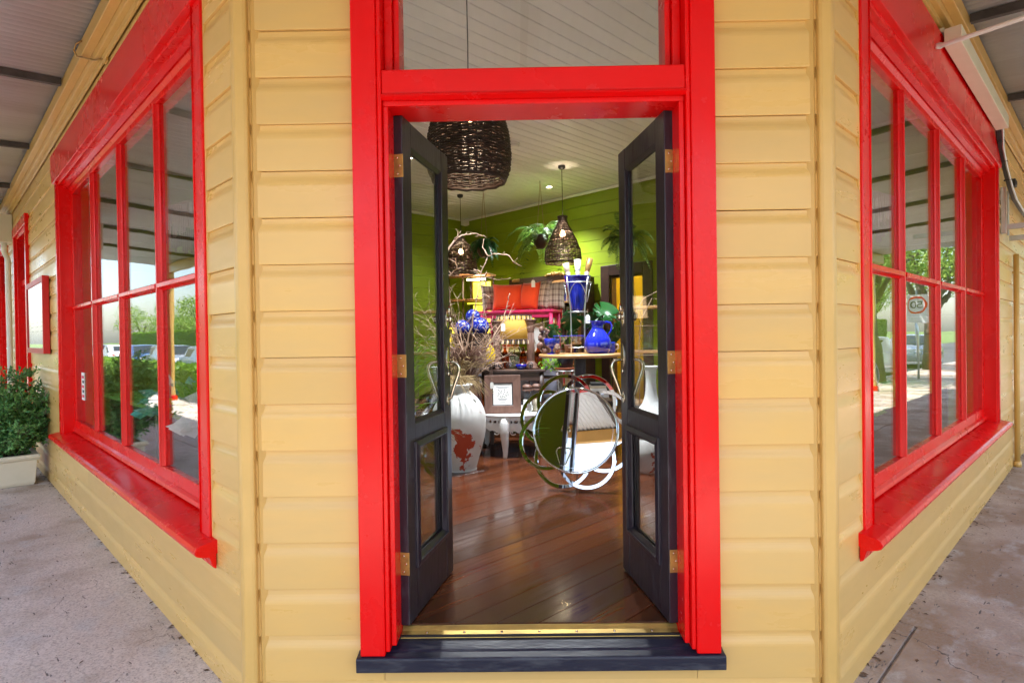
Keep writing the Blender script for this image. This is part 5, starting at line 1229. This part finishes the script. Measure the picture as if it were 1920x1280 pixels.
for lb, x0, x1, h, m_ in (('white card box under the right end of the pink bench', .14, .33, .33, 'paper'), ('brown card box under the right end of the pink bench', .345, .52, .25, 'twig')):
    t = thing('card_box', lb, 'box', ((x0+x1)/2, 7.55, FZ+1.021), R(-10)); w_ = (x1-x0)/2
    g = G(); g.box(-w_, w_, -.08, .08, 0, h); g.obj('carton', m_, t, bevel=.003); g = G(); g.box(-w_-.003, w_+.003, -.083, .083, h+.0005, h+.02); g.obj('lid', m_, t, bevel=.003)

tagcard('white price tag on the top corner of the second orange cushion', (.20, 7.44, 2.19), .2, 1.5)
# --- round pedestal table with the blue glass
rt = thing('round_table', 'tall round wooden table on a dark column, carrying the blue glassware', 'table', (.645, 6.22, FZ))
TZ = 1.285
g = G(); g.lathe([(0, .985), (.40, .985), (.425, .99), (.432, 1.005), (.425, 1.022), (0, 1.0225)], 56); g.obj('top', 'midwood', rt, True)
g = G(); g.box(-.055, .055, -.055, .055, .06, .984); g.obj('column', 'charcoal', rt, bevel=.006)
g = G(); g.lathe([(0, 0), (.26, 0), (.27, .02), (.2, .045), (.07, .06), (0, .06)], 36); g.obj('foot', 'charcoal', rt, True)
pt = thing('blue_pitcher', 'round cobalt glass pitcher with looped handle on the round table', 'pitcher', (.82, 6.12, TZ))
pm('cobalt_glass', (.012, .016, .42), .05, col2=(.02, .05, .55), nscale=3, namt=.6, coat=.8)
g = G(); g.lathe(smooth_prof([(0, 0), (.09, 0), (.125, .03), (.142, .085), (.13, .15), (.09, .215), (.062, .255), (.06, .285), (.07, .32), (.078, .33), (.072, .33), (.055, .29), (.05, .25)], 3), 36); g.obj('body', 'cobalt_glass', pt, True)
g = G(); g.tube([(.055, 0, .30), (.09, 0, .325), (.13, 0, .315), (.148, 0, .28), (.14, 0, .235), (.115, 0, .20), (.105, 0, .175)], [.009, .011, .011, .011, .010, .009, .008], 10); g.obj('handle', 'cobalt_glass', pt, True)
g = G(); g.extrude([(-.05, -.04, .325), (-.05, .04, .325), (-.105, 0, .335)], (0, 0, .006)); g.obj('spout', 'cobalt_glass', pt)
g = G(); g.tube([(-.06, -.05, .285), (-.10, -.06, .29), (-.12, -.06, .255), (-.10, -.055, .22)], .007, 8); g.obj('small_loop', 'green_glass', pt, True)
for lb, x, y in (('left clear martini glass with a blue rim on the round table', .438, 6.02), ('right clear martini glass with a blue rim on the round table', .60, 6.08)):
    t = thing('martini_glass', lb, 'glass', (x, y, TZ), 0, 'martini glasses')
    g = G(); g.lathe([(0, .004), (.045, 0), (.046, .004), (.008, .012), (.006, .09), (.012, .10), (.082, .185), (.079, .185), (.008, .104)], 30); g.obj('bowl', 'clear_glass', t, True)
    g = G(); g.lathe([(.079, .183), (.084, .184), (.084, .190), (.079, .190)], 30); g.obj('rim', 'cobalt_glass', t, True)
gb = thing('blue_goblet', 'squat cobalt goblet at the left of the martini glasses', 'goblet', (.35, 6.14, TZ))
g = G(); g.lathe(smooth_prof([(0, .0), (.05, 0), (.045, .008), (.012, .02), (.012, .055), (.05, .075), (.08, .11), (.083, .155), (.079, .155), (.07, .11), (.0, .075)], 3), 28); g.obj('cup', 'cobalt_glass', gb, True)
cu = thing('blue_mug', 'small cobalt mug behind the pitcher on the round table', 'mug', (.965, 6.24, TZ))
g = G(); g.lathe([(0, 0), (.05, 0), (.056, .02), (.052, .10), (.056, .115), (.05, .115), (.046, .02), (0, .015)], 26); g.obj('cup', 'cobalt_glass', cu, True); g = G(); g.tube([(.05, 0, .09), (.085, 0, .085), (.09, 0, .05), (.055, 0, .03)], .007, 8); g.obj('handle', 'bone', cu, True)
fg = thing('face_ornament', 'small dark brown carved face ornament between goblet and martini glass', 'carving', (.395, 5.98, TZ))
g = G(); g.ball((0, 0, .055), .045, 16, (.8, .7, 1.2)); g.ball((0, -.032, .055), .012, 8, (.8, 1, 1.4)); g.obj('head', 'brownwood', fg, True)
for sx in (-1, 1): g = G(); g.ball((sx*.015, -.028, .07), .006, 8); g.obj('eye', 'bone', fg, True)
g = G(); g.ball((0, -.03, .035), .012, 8, (1.4, .5, .5)); g.obj('mouth', 'terracotta', fg, True)
ms = thing('driftwood_carving', 'gnarled brown driftwood carving at the left edge of the round table', 'carving', (.275, 6.26, TZ))
rg = random.Random(5); g = G()
for k in range(26): g.ball((rg.uniform(-.05, .05), rg.uniform(-.03, .03), .02+.24*rg.random()), rg.uniform(.016, .032), 7, (1, .8, 1.3))
g.obj('knots', 'brownwood', ms, True); g = G(); g.ball((0, 0, .13), .05, 10, (.9, .6, 2.4)); g.obj('body', 'darkwood', ms, True)
# tapered vase in a wire stand
vsn = thing('vase_stand', 'tall white wire stand holding the tapered blue vase', 'plant stand', (.642, 6.36, TZ))
RT, RB = .152, .066
for k in range(4):
    a = R(40)+k*math.pi/2; c, s = math.cos(a), math.sin(a)
    g = G(); g.tube([(.155*c, .155*s, .805), (.125*c, .125*s, .62), (.105*c, .105*s, .46), (.100*c, .100*s, .2), (.105*c, .105*s, 0)], .007, 8); g.obj('leg', 'steel', vsn, True)
    a2 = a+math.pi/2; g = G(); pts = []
    for q in range(13): s_ = q/12; aa = a+(a2-a)*s_; pts.append((.145*math.cos(aa), .145*math.sin(aa), .745-.20*(abs(2*s_-1)**2.2))); 
    g.tube(pts, .004, 6); g.obj('arch', 'steel', vsn, True)
for r_, z in ((.154, .75), (.104, .44), (.102, .06)):
    g = G(); g.tube([(r_*math.cos(2*math.pi*k/32), r_*math.sin(2*math.pi*k/32), z) for k in range(32)], .0055, 6, True); g.obj('hoop', 'steel', vsn, True)
bv = solid('tapered_blue_vase', 'tapered cobalt glass vase held in the white wire stand', 'vase', [(0, .455), (.05, .455), (.062, .47), (.066, .49), (.085, .58), (.115, .70), (.142, .81), (.150, .82), (.144, .82), (.105, .69), (.06, .50), (0, .48)], 'cobalt_glass', (.642, 6.36, TZ))
for k, (lb, x, z, mt) in enumerate((('pale bone brush handle standing in the blue vase, left', -.075, .0, 'bone'), ('fat striped bone brush standing in the middle of the blue vase', .01, .03, 'bone'), ('amber topped brush standing in the blue vase, right', .085, .05, 'gilt'))):
    t = thing('brush', lb, 'brush', (.642+x*.6, 6.36, TZ+.60), 0, 'brushes standing in the blue vase', rot=(0, R(12*(k-1)), 0))
    g = G(); g.lathe([(0, -.10), (.012, -.10), (.016, .22), (.03, .26), (.022, .275)], 16); g.obj('handle', 'bone', t, True)
    g = G(); g.lathe([(.022, .276), (.03, .30), (.036, .37+z), (.0, .372+z)], 16); g.obj('bristles', mt if k != 1 else 'paper', t, True)

# monstera leaves
def monstera(name, label, base, leaves_):
    t = thing(name, label, 'plant', base)
    for (dx, dy, dz, sz, yaw, pitch, roll) in leaves_:
        V = [(0, 0, 0)]; F = []; N = 44; out = []
        for k in range(N+1):
            q = -math.pi*.93+2*math.pi*.93*k/N; r_ = .5+.12*math.cos(q)+.22*max(0, math.cos(q))**3*.6
            r_ *= 1-.10*math.cos(2*q)
            notch = (k % 5 == 0) and 4 < k < N-4 and abs(k-N/2) > 3
            r_ *= .45 if notch else 1
            x, z = r_*math.sin(q)*.9, r_*math.cos(q)
            out.append((x, -.12*(x*x)*2-.10*max(0, z)**2, z))
        V += out; F = [(0, k, k+1) for k in range(1, N+1)]
        g = G(); g.add([(x*sz, y*sz, z*sz) for x, y, z in V], F); o = g.obj('leaf', 'monstera_leaf', t, True, (dx, dy, dz), rot=(R(pitch), R(roll), R(yaw)))
        so = o.modifiers.new('thickness', 'SOLIDIFY'); so.thickness = .0015
        g = G(); g.tube([(0, 0, 0), (dx*.4, dy*.4, dz*.6), (dx, dy, dz)], [.006, .005, .004], 6); g.obj('stalk', 'lime_leaf', t, True)
    return t
monstera('monstera_plant', 'bright split-leaf plant behind the wire stand on the round table', (.56, 6.50, TZ), [(.03, 0, .40, .26, 10, -30, 170), (-.16, .0, .26, .19, -15, -35, 200), (.02, .05, .2, .2, 30, -40, 160)])
monstera('monstera_plant', 'dark split-leaf plant behind the blue pitcher', (.92, 6.52, TZ), [(.03, 0, .42, .30, -15, -55, 30), (.17, 0, .32, .24, 20, -40, 110), (-.08, 0, .33, .22, 10, -45, -50), (.12, .05, .22, .2, 0, -30, 140)])
for lb, x, y in (('brown pot of the bright split-leaf plant', .56, 6.50), ('brown pot of the dark split-leaf plant', .92, 6.52)):
    solid('plant_pot', lb+' on the round table', 'pot', [(0, .0), (.045, 0), (.058, .075), (.062, .09), (.052, .09), (.045, .07), (0, .07)], 'brownwood', (x, y, TZ), 24, 'small brown plant pots')
# blue pot on a wire stand under the table edge
ws = thing('wire_plant_stand', 'low black wire stand under the round table with a blue pot', 'plant stand', (.55, 7.0, FZ))
for k in range(4):
    a = R(45)+k*math.pi/2; c, s = math.cos(a), math.sin(a); g = G(); g.tube([(.14*c, .14*s, .80), (.10*c, .10*s, .5), (.16*c, .16*s, 0)], .006, 6); g.obj('leg', 'steel', ws, True)
    g = G(); g.tube([((.10+.03*math.cos(q*.7))*c, (.10+.03*math.cos(q*.7))*s, .62+.05*math.sin(q*.7)) for q in range(10)], .004, 5); g.obj('scroll', 'steel', ws, True)
g = G(); g.tube([(.15*math.cos(2*math.pi*k/32), .15*math.sin(2*math.pi*k/32), .80) for k in range(32)], .007, 6, True); g.lathe([(0, .795), (.14, .795), (.14, .80), (0, .80)], 30); g.obj('tray', 'steel', ws, True)
bp_ = thing('blue_pot', 'dark blue pot on a terracotta saucer under the round table', 'pot', (.55, 7.0, FZ+.808))
g = G(); g.lathe([(0, .0), (.10, 0), (.125, .012), (.128, .03), (.115, .03), (0, .015)], 30); g.obj('saucer', 'terracotta', bp_, True); g = G(); g.lathe([(0, .016), (.085, .016), (.105, .13), (.112, .15), (.10, .15), (.08, .05), (0, .04)], 30); g.obj('pot', 'navy', bp_, True)
rg = random.Random(2)
sp_ = thing('succulent', 'small pale green sprig beside the blue pot', 'plant', (.38, 6.98, FZ+.81)); P = np.array([[rg.uniform(-.12, .12), rg.uniform(-.05, .05), rg.uniform(-.0, .13)] for k in range(160)]); leaves('foliage', P, 'lime_leaf', sp_, .05, .45, None, 3)
g = G()
for k in range(8): g.tube([(.05, .02, -.01), (rg.uniform(-.1, .1), rg.uniform(-.04, .04), rg.uniform(.05, .12))], .003, 4)
g.obj('stems', 'twig', sp_)

# --- bookshelf by the back wall
def place_ab(a, b, z): p = ab(a, b, z); return (p.x, p.y, p.z)
bc = thing('bookshelf', 'dark bookshelf with pale wooden shelves against the green back wall', 'bookshelf', place_ab(A1-.20, 6.22, FZ), R(-45))
for x in (-.36, .36):
    g = G(); g.box(x-.02, x+.02, -.15, .15, 0, 2.14); g.obj('side', 'darkwood', bc, bevel=.004)
g = G(); g.box(-.34, .34, .135, .15, .02, 2.14); g.obj('back', 'green_wall', bc)
for k in range(7):
    z = .06+k*.335; g = G(); g.box(-.339, .339, -.15, .134, z, z+.028); g.obj('shelf', 'midwood', bc, bevel=.003)
cols = ['paper', 'cobalt', 'terracotta', 'bone', 'ink', 'pinkprint', 'grey_paint', 'pale_celadon', 'midwood']
rg = random.Random(12); nb = 0
ORD = ['first','second','third','fourth','fifth','sixth','seventh','eighth','ninth','tenth','eleventh','twelfth','thirteenth','fourteenth','fifteenth','sixteenth','seventeenth','eighteenth','nineteenth','twentieth','twenty-first','twenty-second','twenty-third','twenty-fourth','twenty-fifth']
for k in range(6):
    z = .089+k*.335; x = -.33
    while x < (.30 if k not in (4,) else .08):
        w = rg.uniform(.018, .045); h = rg.uniform(.17, .27)
        g = G(); g.box(-w/2+.001, w/2-.001, -.10, .10, 0, h); o = g.obj('book', rg.choice(cols), None, bevel=.0015, loc=tuple(bc.matrix_world @ Vector((0, 0, 0))))
        c, s = math.cos(R(-45)), math.sin(R(-45)); px, py = x+w/2, .0
        o.location = (bc.location.x+px*c-py*s, bc.location.y+px*s+py*c, FZ+z); o.rotation_euler.z = R(-45)
        nb = nb+1 if x > -.33+1e-6 else 1
        tag(o, f"{ORD[nb-1]} upright book from the left on the {('bottom','second lowest','third','fourth','fifth','top')[k]} shelf of the dark bookshelf", 'book', f'books on the {("bottom","second","third","fourth","fifth","top")[k]} bookshelf board'); x += w+.0015
fb = thing('display_book', 'white book with a brown picture facing out on the bookshelf', 'book', (0, 0, 0), R(-45)); c, s = math.cos(R(-45)), math.sin(R(-45)); px, py = .20, -.07
fb.location = (bc.location.x+px*c-py*s, bc.location.y+px*s+py*c, FZ+.089+4*.335); fb.rotation_euler = (R(-8), 0, R(-45))
g = G(); g.box(-.09, .09, -.012, .012, 0, .25); g.obj('cover', 'paper', fb, bevel=.002)
g = G(); g.ball((0, -.0125, .10), .05, 14, (.9, .03, 1.3)); g.obj('picture', 'terracotta', fb, True); text_mesh('title', 'IC', .07, 'ink', fb, (.045, -.0135, .20), (R(90), 0, 0), .0008)
# books lying on a stool below
sk = thing('book_pile', 'pile of pale books on the floor stool right of the table column', 'books', (.93, 7.0, FZ))
g = G(); g.box(-.2, .2, -.15, .15, .42, .45); g.obj('stool_top', 'darkwood', sk, bevel=.005)
for sx in (-.17, .17):
    for sy_ in (-.12, .12): g = G(); g.box(sx-.02, sx+.02, sy_-.02, sy_+.02, 0, .419); g.obj('stool_leg', 'darkwood', sk)
for k in range(6):
    w = .24-.012*k+rg.uniform(-.015, .015); z = .451+k*.034; g = G(); g.box(-w/2, w/2, -.09, .09, z, z+.032); g.obj('book', ('bone', 'paper', 'terracotta', 'paper', 'bone', 'ink')[k], sk, bevel=.002)

# --- lit étagère in the far left corner
pm('yellow_lit', (.8, .62, .05), .4, emit=(.9, .70, .04), es=.8)
et = thing('lit_shelf_unit', 'tall shelf unit with glowing yellow panels in the far corner', 'shelves', (-.86, 10.1, FZ), R(-20))
for x in (-.42, .0, .42):
    for y in (-.16, .16): g = G(); g.tube([(x, y, 0), (x, y, 2.24)], .014, 8); g.obj('post', 'darkwood', et, True)
for k in range(6):
    z = .12+k*.423; g = G(); g.box(-.46, .46, -.19, .19, z, z+.03); g.obj('shelf', 'midwood', et, bevel=.004)
for k, (x0, x1, z0) in enumerate(((.05, .38, 1.86), (.05, .38, 1.46), (.05, .38, 1.05), (-.36, -.08, 1.05))):
    g = G(); g.box(x0, x1, .14, .15, z0, z0+.29); g.obj('lit_panel', 'yellow_lit', et, bevel=.004)
    g = G(); g.box(x0, x1, -.10, -.06, z0+.30, z0+.32); g.obj('strip_light', 'spot_glow' if k < 1 else 'yellow_lit', et)
for k in range(6):
    x = -.36+.13*k; solid('glass_bottle', f'{("first","second","third","fourth","fifth","sixth")[k]} slim glass bottle from the left on the lit shelf unit', 'bottle', [(0, .002), (.032, 0), (.034, .14), (.012, .19), (.011, .25), (.015, .255)], 'green_glass' if k % 2 else 'clear_glass', (-.86+x*math.cos(R(-20)), 10.1+x*math.sin(R(-20)), FZ+.12+3*.423+.031), 18, 'bottles on the lit shelf')

# --- hanging plants
def fern(name, label, loc, n, L_, seed, hang, pot=None, mat='fern_leaf', az=(0, 6.283), rise=.5):
    t = thing(name, label, 'hanging plant', loc); rg = random.Random(seed); sp = G(); V = []; F = []
    for k in range(n):
        a = rg.uniform(*az); ln = L_*rg.uniform(.6, 1.1); up = rise*rg.uniform(.3, 1.3); pts = []
        for q in range(13):
            s = q/12; pts.append(Vector((ln*.75*s**.9*math.cos(a), ln*.75*s**.9*math.sin(a), ln*(up*s*1.6-1.25*s*s*rg.uniform(.95, 1.0)*(.6+.5*(1-up))))))
        sp.tube([tuple(p) for p in pts], [.003]*12+[.001], 4)
        for q in range(1, 13):
            for h in (0, .5):
                p = pts[q-1].lerp(pts[q], .5+h); d = (pts[q]-pts[q-1]).normalized(); sd = d.cross(Vector((0, 0, 1)))
                if sd.length < .05: sd = Vector((1, 0, 0))
                sd.normalize(); w = L_*.17*math.sin(math.pi*min(1, (q+h)/13.2))**.7
                for m_ in (-1, 1):
                    tip = p+sd*m_*w+d*w*.35+Vector((0, 0, -w*.25)); o = len(V); V += [tuple(p), tuple(p.lerp(tip, .5)+d*.010), tuple(tip), tuple(p.lerp(tip, .5)-d*.010)]; F += [(o, o+1, o+2, o+3)]
    sp.obj('stalks', mat, t); o = sheet('fronds', V, F, mat, t); o['kind'] = 'stuff'
    if pot: g = G(); g.lathe(pot[0], 22); g.obj('pot', pot[1], t, True)
    if hang:
        for x in (-.06, .06):
            g = G(); g.tube([(x*1.4, 0, -.02), (x*.7, 0, .2), (0, 0, hang)], .0035, 4); g.obj('cord', 'twig', t)
        g = G(); g.tube([(0, 0, hang-.005), (0, 0, hang+.02)], .012, 8); g.obj('hook', 'steel', t)
    return t
POT = [(0, -.20), (.06, -.20), (.11, -.12), (.12, -.02), (.11, 0), (.095, 0), (.09, -.04), (0, -.04)]
fern('hanging_fern', 'dark hanging plant in a brown pot near the far corner', (-.52, 9.4, 2.93), 60, .34, 1, CZ-2.93-.03, (POT, 'brownwood'), 'monstera_leaf', rise=.5)
fern('hanging_fern', 'large drooping fern hanging left of the bell-shaped lamp', (.36, 8.9, 2.98), 26, .68, 2, CZ-2.98-.03, (POT, 'darkwood'), rise=.55)
fern('hanging_fern', 'fern in a dark pot hanging by the inner doorway', (1.47, 8.0, 2.72), 30, .50, 3, CZ-2.72-.03, ([(0, -.34), (.03, -.34), (.06, -.2), (.10, -.06), (.10, 0), (.085, 0), (0, -.05)], 'black'), rise=.75)
# twisted willow in the yellow room
wb = thing('willow_branches', 'brown twisted willow branches in a jar in the yellow room', 'branches', tuple(ab(A1+1.25, 5.62, FZ)))
g = G(); g.lathe([(0, 0), (.12, 0), (.15, .3), (.1, .6), (.11, .65)], 22); g.obj('jar', 'darkwood', wb, True); rg = random.Random(31); g = G()
for k in range(16):
    a = rg.uniform(0, 6.28); pts = []; x = y = 0; 
    for q in range(16):
        s = q/15; x += .028*math.cos(a+q*.8*rg.uniform(.5, 1.2))+.012*math.cos(a); y += .02*math.sin(a+q*.7); pts.append((x, y, .5+s*rg.uniform(1.45, 1.6)*(1 if k % 2 else .8)))
    g.tube(pts, [.009*(1-.7*q/15) for q in range(16)], 5)
g.obj('branches', 'brownwood', wb, True)
yl = thing('yellow_room_lamp', 'small ceiling lamp inside the yellow room', 'ceiling light', tuple(ab(A1+.9, 5.0, CZ-.05)))
g = G(); g.lathe([(0, -.09), (.08, -.07), (.11, -.02), (.11, .045), (0, .045)], 22); g.obj('shade', 'spot_glow', yl, True); point('lamp_light', (0, 0, -.15), 70, rad=.1, par=yl)

# --- right side behind the door pane
rs = thing('display_rack', 'dark metal display rack with wooden shelves behind the right door pane', 'shelves', (1.62, 6.45, FZ), R(-20))
for x in (-.40, .40):
    for y in (-.17, .17): g = G(); g.box(x-.015, x+.015, y-.015, y+.015, 0, 1.5); g.obj('post', 'black', rs)
for z in (.45, 1.01, 1.49): g = G(); g.box(-.42, .42, -.19, .19, z, z+.028); g.obj('shelf', 'midwood', rs, bevel=.003)
for k, (lb, x, y) in enumerate((('left tall clear glass jar on the display rack', 1.40, 6.42), ('middle tall clear glass jar on the display rack', 1.55, 6.40), ('right tall clear glass jar on the display rack', 1.72, 6.38))):
    t = thing('tall_glass_jar', lb, 'jar', (x, y, FZ+1.039), 0, 'tall clear glass jars'); 
    g = G(); g.lathe([(0, .004), (.06, 0), (.063, .02), (.063, .26), (.05, .29)], 24); g.obj('glass', 'clear_glass', t, True); g = G(); g.lathe([(.05, .29), (.066, .295), (.06, .315), (.015, .33), (.02, .35), (0, .365)], 24); g.obj('lid', 'clear_glass', t, True)
wv = solid('white_bottle_vase', 'large white bottle-shaped vase with slim neck behind the right door', 'vase', smooth_prof([(0, 0), (.15, 0), (.22, .08), (.25, .22), (.21, .36), (.13, .48), (.07, .58), (.05, .72), (.055, .86), (.075, .90), (.068, .90), (.045, .84)], 3), 'white', (1.28, 5.75, FZ))
ar = thing('wire_arch', 'pale curved wire arch ornament behind the right door pane', 'ornament', (1.45, 6.1, FZ))
for d in (0, .09):
    g = G(); g.tube([(-.30+d, 0, 0), (-.30+d, 0, 1.1), (-.27+d, 0, 1.38), (-.16+d, 0, 1.58), (.0, 0, 1.66-d), (.16-d, 0, 1.58), (.27-d, 0, 1.38), (.30-d, 0, 1.1), (.30-d, 0, 0)], .0045, 7); g.obj('arch_rod', 'twig', ar, True)
for z in (.5, 1.0, 1.3): g = G(); g.tube([(-.29, 0, z), (.29, 0, z)], .003, 6); g.obj('cross_rod', 'twig', ar, True)
rp = solid('flaking_pot', 'small white pot with flaking red clay on the floor behind the right door', 'pot', smooth_prof([(0, 0), (.09, 0), (.14, .08), (.16, .18), (.12, .28), (.10, .30), (.11, .32), (.09, .32), (.08, .26)], 3), 'peeling', (1.12, 5.25, FZ))
# --- left side behind the door pane
pu = solid('celadon_urn', 'tall pale celadon urn on the floor behind the left door', 'urn', smooth_prof([(0, 0), (.13, 0), (.15, .05), (.10, .10), (.16, .25), (.22, .48), (.19, .62), (.11, .70), (.13, .75), (.11, .75), (.09, .70)], 3), 'pale_celadon', (-1.02, 4.35, FZ))
ct = thing('carved_bench', 'white pierced carved bench behind the left door pane', 'bench', (-1.05, 5.75, FZ), R(20))
g = G(); g.box(-.38, .38, -.18, .18, .42, .45); g.obj('seat', 'white', ct, bevel=.006)
for y in (-.17, .17):
    for k in range(9): x = -.34+k*.085; g = G(); g.tube([(x+.034*math.cos(q*.785), y, .375+.034*math.sin(q*.785)) for q in range(8)], .008, 5, True); g.obj('fretwork_ring', 'white', ct, True)
for sx in (-.34, .34):
    for sy_ in (-.15, .15): g = G(); g.tube([(sx, sy_, .42), (sx*1.08, sy_*1.08, .28), (sx, sy_, .1), (sx*1.1, sy_*1.1, 0)], [.04, .035, .022, .02], 8); g.obj('leg', 'white', ct, True)
gp = solid('grass_pot', 'dark pot of long green grass behind the left door pane', 'pot', [(0, 0), (.14, 0), (.18, .5), (.19, .56), (.17, .56), (.15, .4), (0, .4)], 'darkwood', (-1.02, 5.15, FZ))
o = grass('long_grass', 'long green and straw grass blades behind the left door pane', (-1.02, 5.15, FZ+.40), 190, 1.25, .42, 'fern_leaf', 15, .45, .6, .003); o['category'] = 'grass plant'
sl_ = thing('shelf_lamp', 'beige drum lamp on a tall dark chest seen beside the left jamb', 'table lamp', (-1.52, 6.75, FZ+1.05))
pm('beige_lit', (.75, .6, .4), .7, emit=(1, .62, .28), es=.35)
g = G(); g.lathe([(.13, .36), (.11, .62)], 30); o = g.obj('shade', 'beige_lit', sl_, True); g = G(); g.lathe([(0, 0), (.07, 0), (.05, .03), (.02, .08), (.05, .2), (.02, .32), (.012, .4)], 20); g.obj('base', 'darkwood', sl_, True)
ch = thing('tall_chest', 'tall dark chest of drawers behind the left jamb', 'chest', (-1.52, 6.78, FZ), R(15))
g = G(); g.box(-.35, .35, -.22, .22, .05, 1.045); g.obj('carcass', 'darkwood', ch, bevel=.006)
for k in range(4): g = G(); g.box(-.32, .32, -.232, -.2205, .08+k*.24, .30+k*.24); d_ = g.obj('drawer', 'brownwood', ch, bevel=.004); g = G(); g.ball((0, -.245, .19+k*.24), .016, 8); g.obj('knob', 'nickel', d_, True)

# ------------------------------------------------------------------ window displays
for side, lb in (('left', 'long green display shelf inside the left shop window'), ('right', 'long green display shelf inside the right shop window')):
    loc, rz, sy = WALLS[side]; t = thing('display_shelf', lb, 'shelf', loc, rz)
    pm('lime_paint', (.13, .30, .03), .5, col2=(.09, .22, .02), nscale=4, namt=.4) if 'lime_paint' not in MATS else None
    g = G(); g.box(.9, 4.6, sy*-.30, sy*-.85, .93, .96); g.obj('board', 'lime_paint', t, bevel=.004)
    for u in (1.1, 2.75, 4.4): g = G(); g.box(u-.03, u+.03, sy*-.32, sy*-.82, FZ, .929); g.obj('trestle', 'darkwood', t)
def blooms(name, label, side, u, w, z, n, rad, mat, size, seed):
    p = spot(side, u, w, z); t = thing(name, label, 'flowers', p); rg = np.random.RandomState(seed); q = rg.normal(size=(n, 3)); q /= np.linalg.norm(q, axis=1)[:, None]; q *= rad*rg.uniform(.4, 1, n)[:, None]; q[:, 2] = np.abs(q[:, 2])*.7
    leaves('petals', q, mat, t, size, .7, q/rad, seed)
    g = G(); rr = random.Random(seed)
    for k in range(7): g.tube([(0, 0, 0), (rr.uniform(-1, 1)*rad*.8, rr.uniform(-1, 1)*rad*.8, rad*.5)], .004, 4)
    g.obj('stems', 'lime_leaf', t)
blooms('paper_flowers', 'teal paper flowers on the shelf in the left window', 'left', 2.35, -.45, .962, 260, .26, 'teal_leaf', .13, 1)
blooms('paper_flowers', 'white paper flowers nearest the corner in the left window', 'left', 1.35, -.42, .962, 260, .26, 'white_petal', .12, 2)
blooms('trailing_plant', 'bright green leafy plant in the left window near the corner', 'left', 1.75, -.5, 1.0, 300, .30, 'lime_leaf', .12, 3)
bl = thing('patterned_ball', 'green ball patterned with white interlaced rings in the right window', 'ball', spot('right', 2.15, -.55, 1.16), 0)
pm('green_ball', (.03, .16, .04), .35); g = G(); g.ball((0, 0, 0), .20, 30); g.obj('ball', 'green_ball', bl, True); g = G()
for k in range(40):
    z = 1-2*(k+.5)/40; a = k*2.39996; rr = math.sqrt(1-z*z); n = Vector((rr*math.cos(a), rr*math.sin(a), z)); s = n.orthogonal().normalized(); u_ = n.cross(s)
    g.tube([tuple((n+(s*math.cos(q)+u_*math.sin(q))*.28).normalized()*.2005) for q in [2*math.pi*i/14 for i in range(14)]], .0028, 4, True)
g.obj('rings', 'white', bl, True)['kind'] = 'stuff'
blooms('moss_mat', 'lime green mossy foliage on the shelf in the right window', 'right', 1.55, -.5, .962, 400, .30, 'lime_leaf', .09, 5)
bb = thing('bronze_ball', 'small bronze ball nearest the corner in the right window', 'ball', spot('right', 1.28, -.45, 1.045), 0); g = G(); g.ball((0, 0, 0), .085, 20); g.obj('ball', 'brass', bb, True); g = G(); g.tube([(.055*math.cos(k*.4), .055*math.sin(k*.4), -.075) for k in range(16)], .008, 6, True); g.obj('ring_foot', 'darkwood', bb, True)
def parasol(label, side, u, w, z):
    t = thing('fringed_parasol', label, 'parasol', spot(side, u, w, z)); g = G(); g.lathe([(.78, 0), (.5, .14), (.2, .25), (.02, .31)], 20); g.obj('canopy', 'driedgrass', t)
    V = []; F = []; rg = random.Random(int(u*10))
    for k in range(220):
        a = 2*math.pi*k/220; l = rg.uniform(.14, .24); o = len(V); c, s = math.cos(a), math.sin(a); c2, s2 = math.cos(a+.022), math.sin(a+.022); V += [(.78*c, .78*s, .0), (.78*c2, .78*s2, 0), (.79*c2, .79*s2, -l), (.79*c, .79*s, -l)]; F.append((o, o+1, o+2, o+3))
    o = sheet('fringe', V, F, 'brownwood', t); o['kind'] = 'stuff'
    g = G(); g.tube([(0, 0, .30), (0, 0, CZ-z-.01)], .004, 5); g.obj('cord', 'black', t)
parasol('brown fringed parasol hanging inside the left shop window', 'left', 2.3, -1.05, 2.42)
parasol('brown fringed parasol hanging inside the right shop window', 'right', 2.3, -1.05, 2.42)

# tall planting in the front left corner of the room, caught by the floor mirror
cp = solid('corner_pot', 'glazed pot of tall leaves in the front corner left of the door', 'pot', [(0, 0), (.15, 0), (.20, .30), (.21, .36), (.185, .36), (.17, .28), (0, .28)], 'pale_celadon', (-.84, 3.50, FZ))
o = grass('tall_leaves', 'tall arching green leaves in the front corner left of the door', (-.84, 3.50, FZ+.28), 120, 1.5, .42, 'lime_leaf', 33, .42, .62, .006); o['category'] = 'plant'
o = grass('straw_sprays', 'straw sprays among the tall leaves in the front corner', (-.80, 3.54, FZ+.28), 120, 1.1, .45, 'driedgrass', 34, .6, .6, .003)

tagcard('white price tag hanging from the right leg of the wire vase stand', (.735, 6.24, TZ+.42), .1, 1.5)
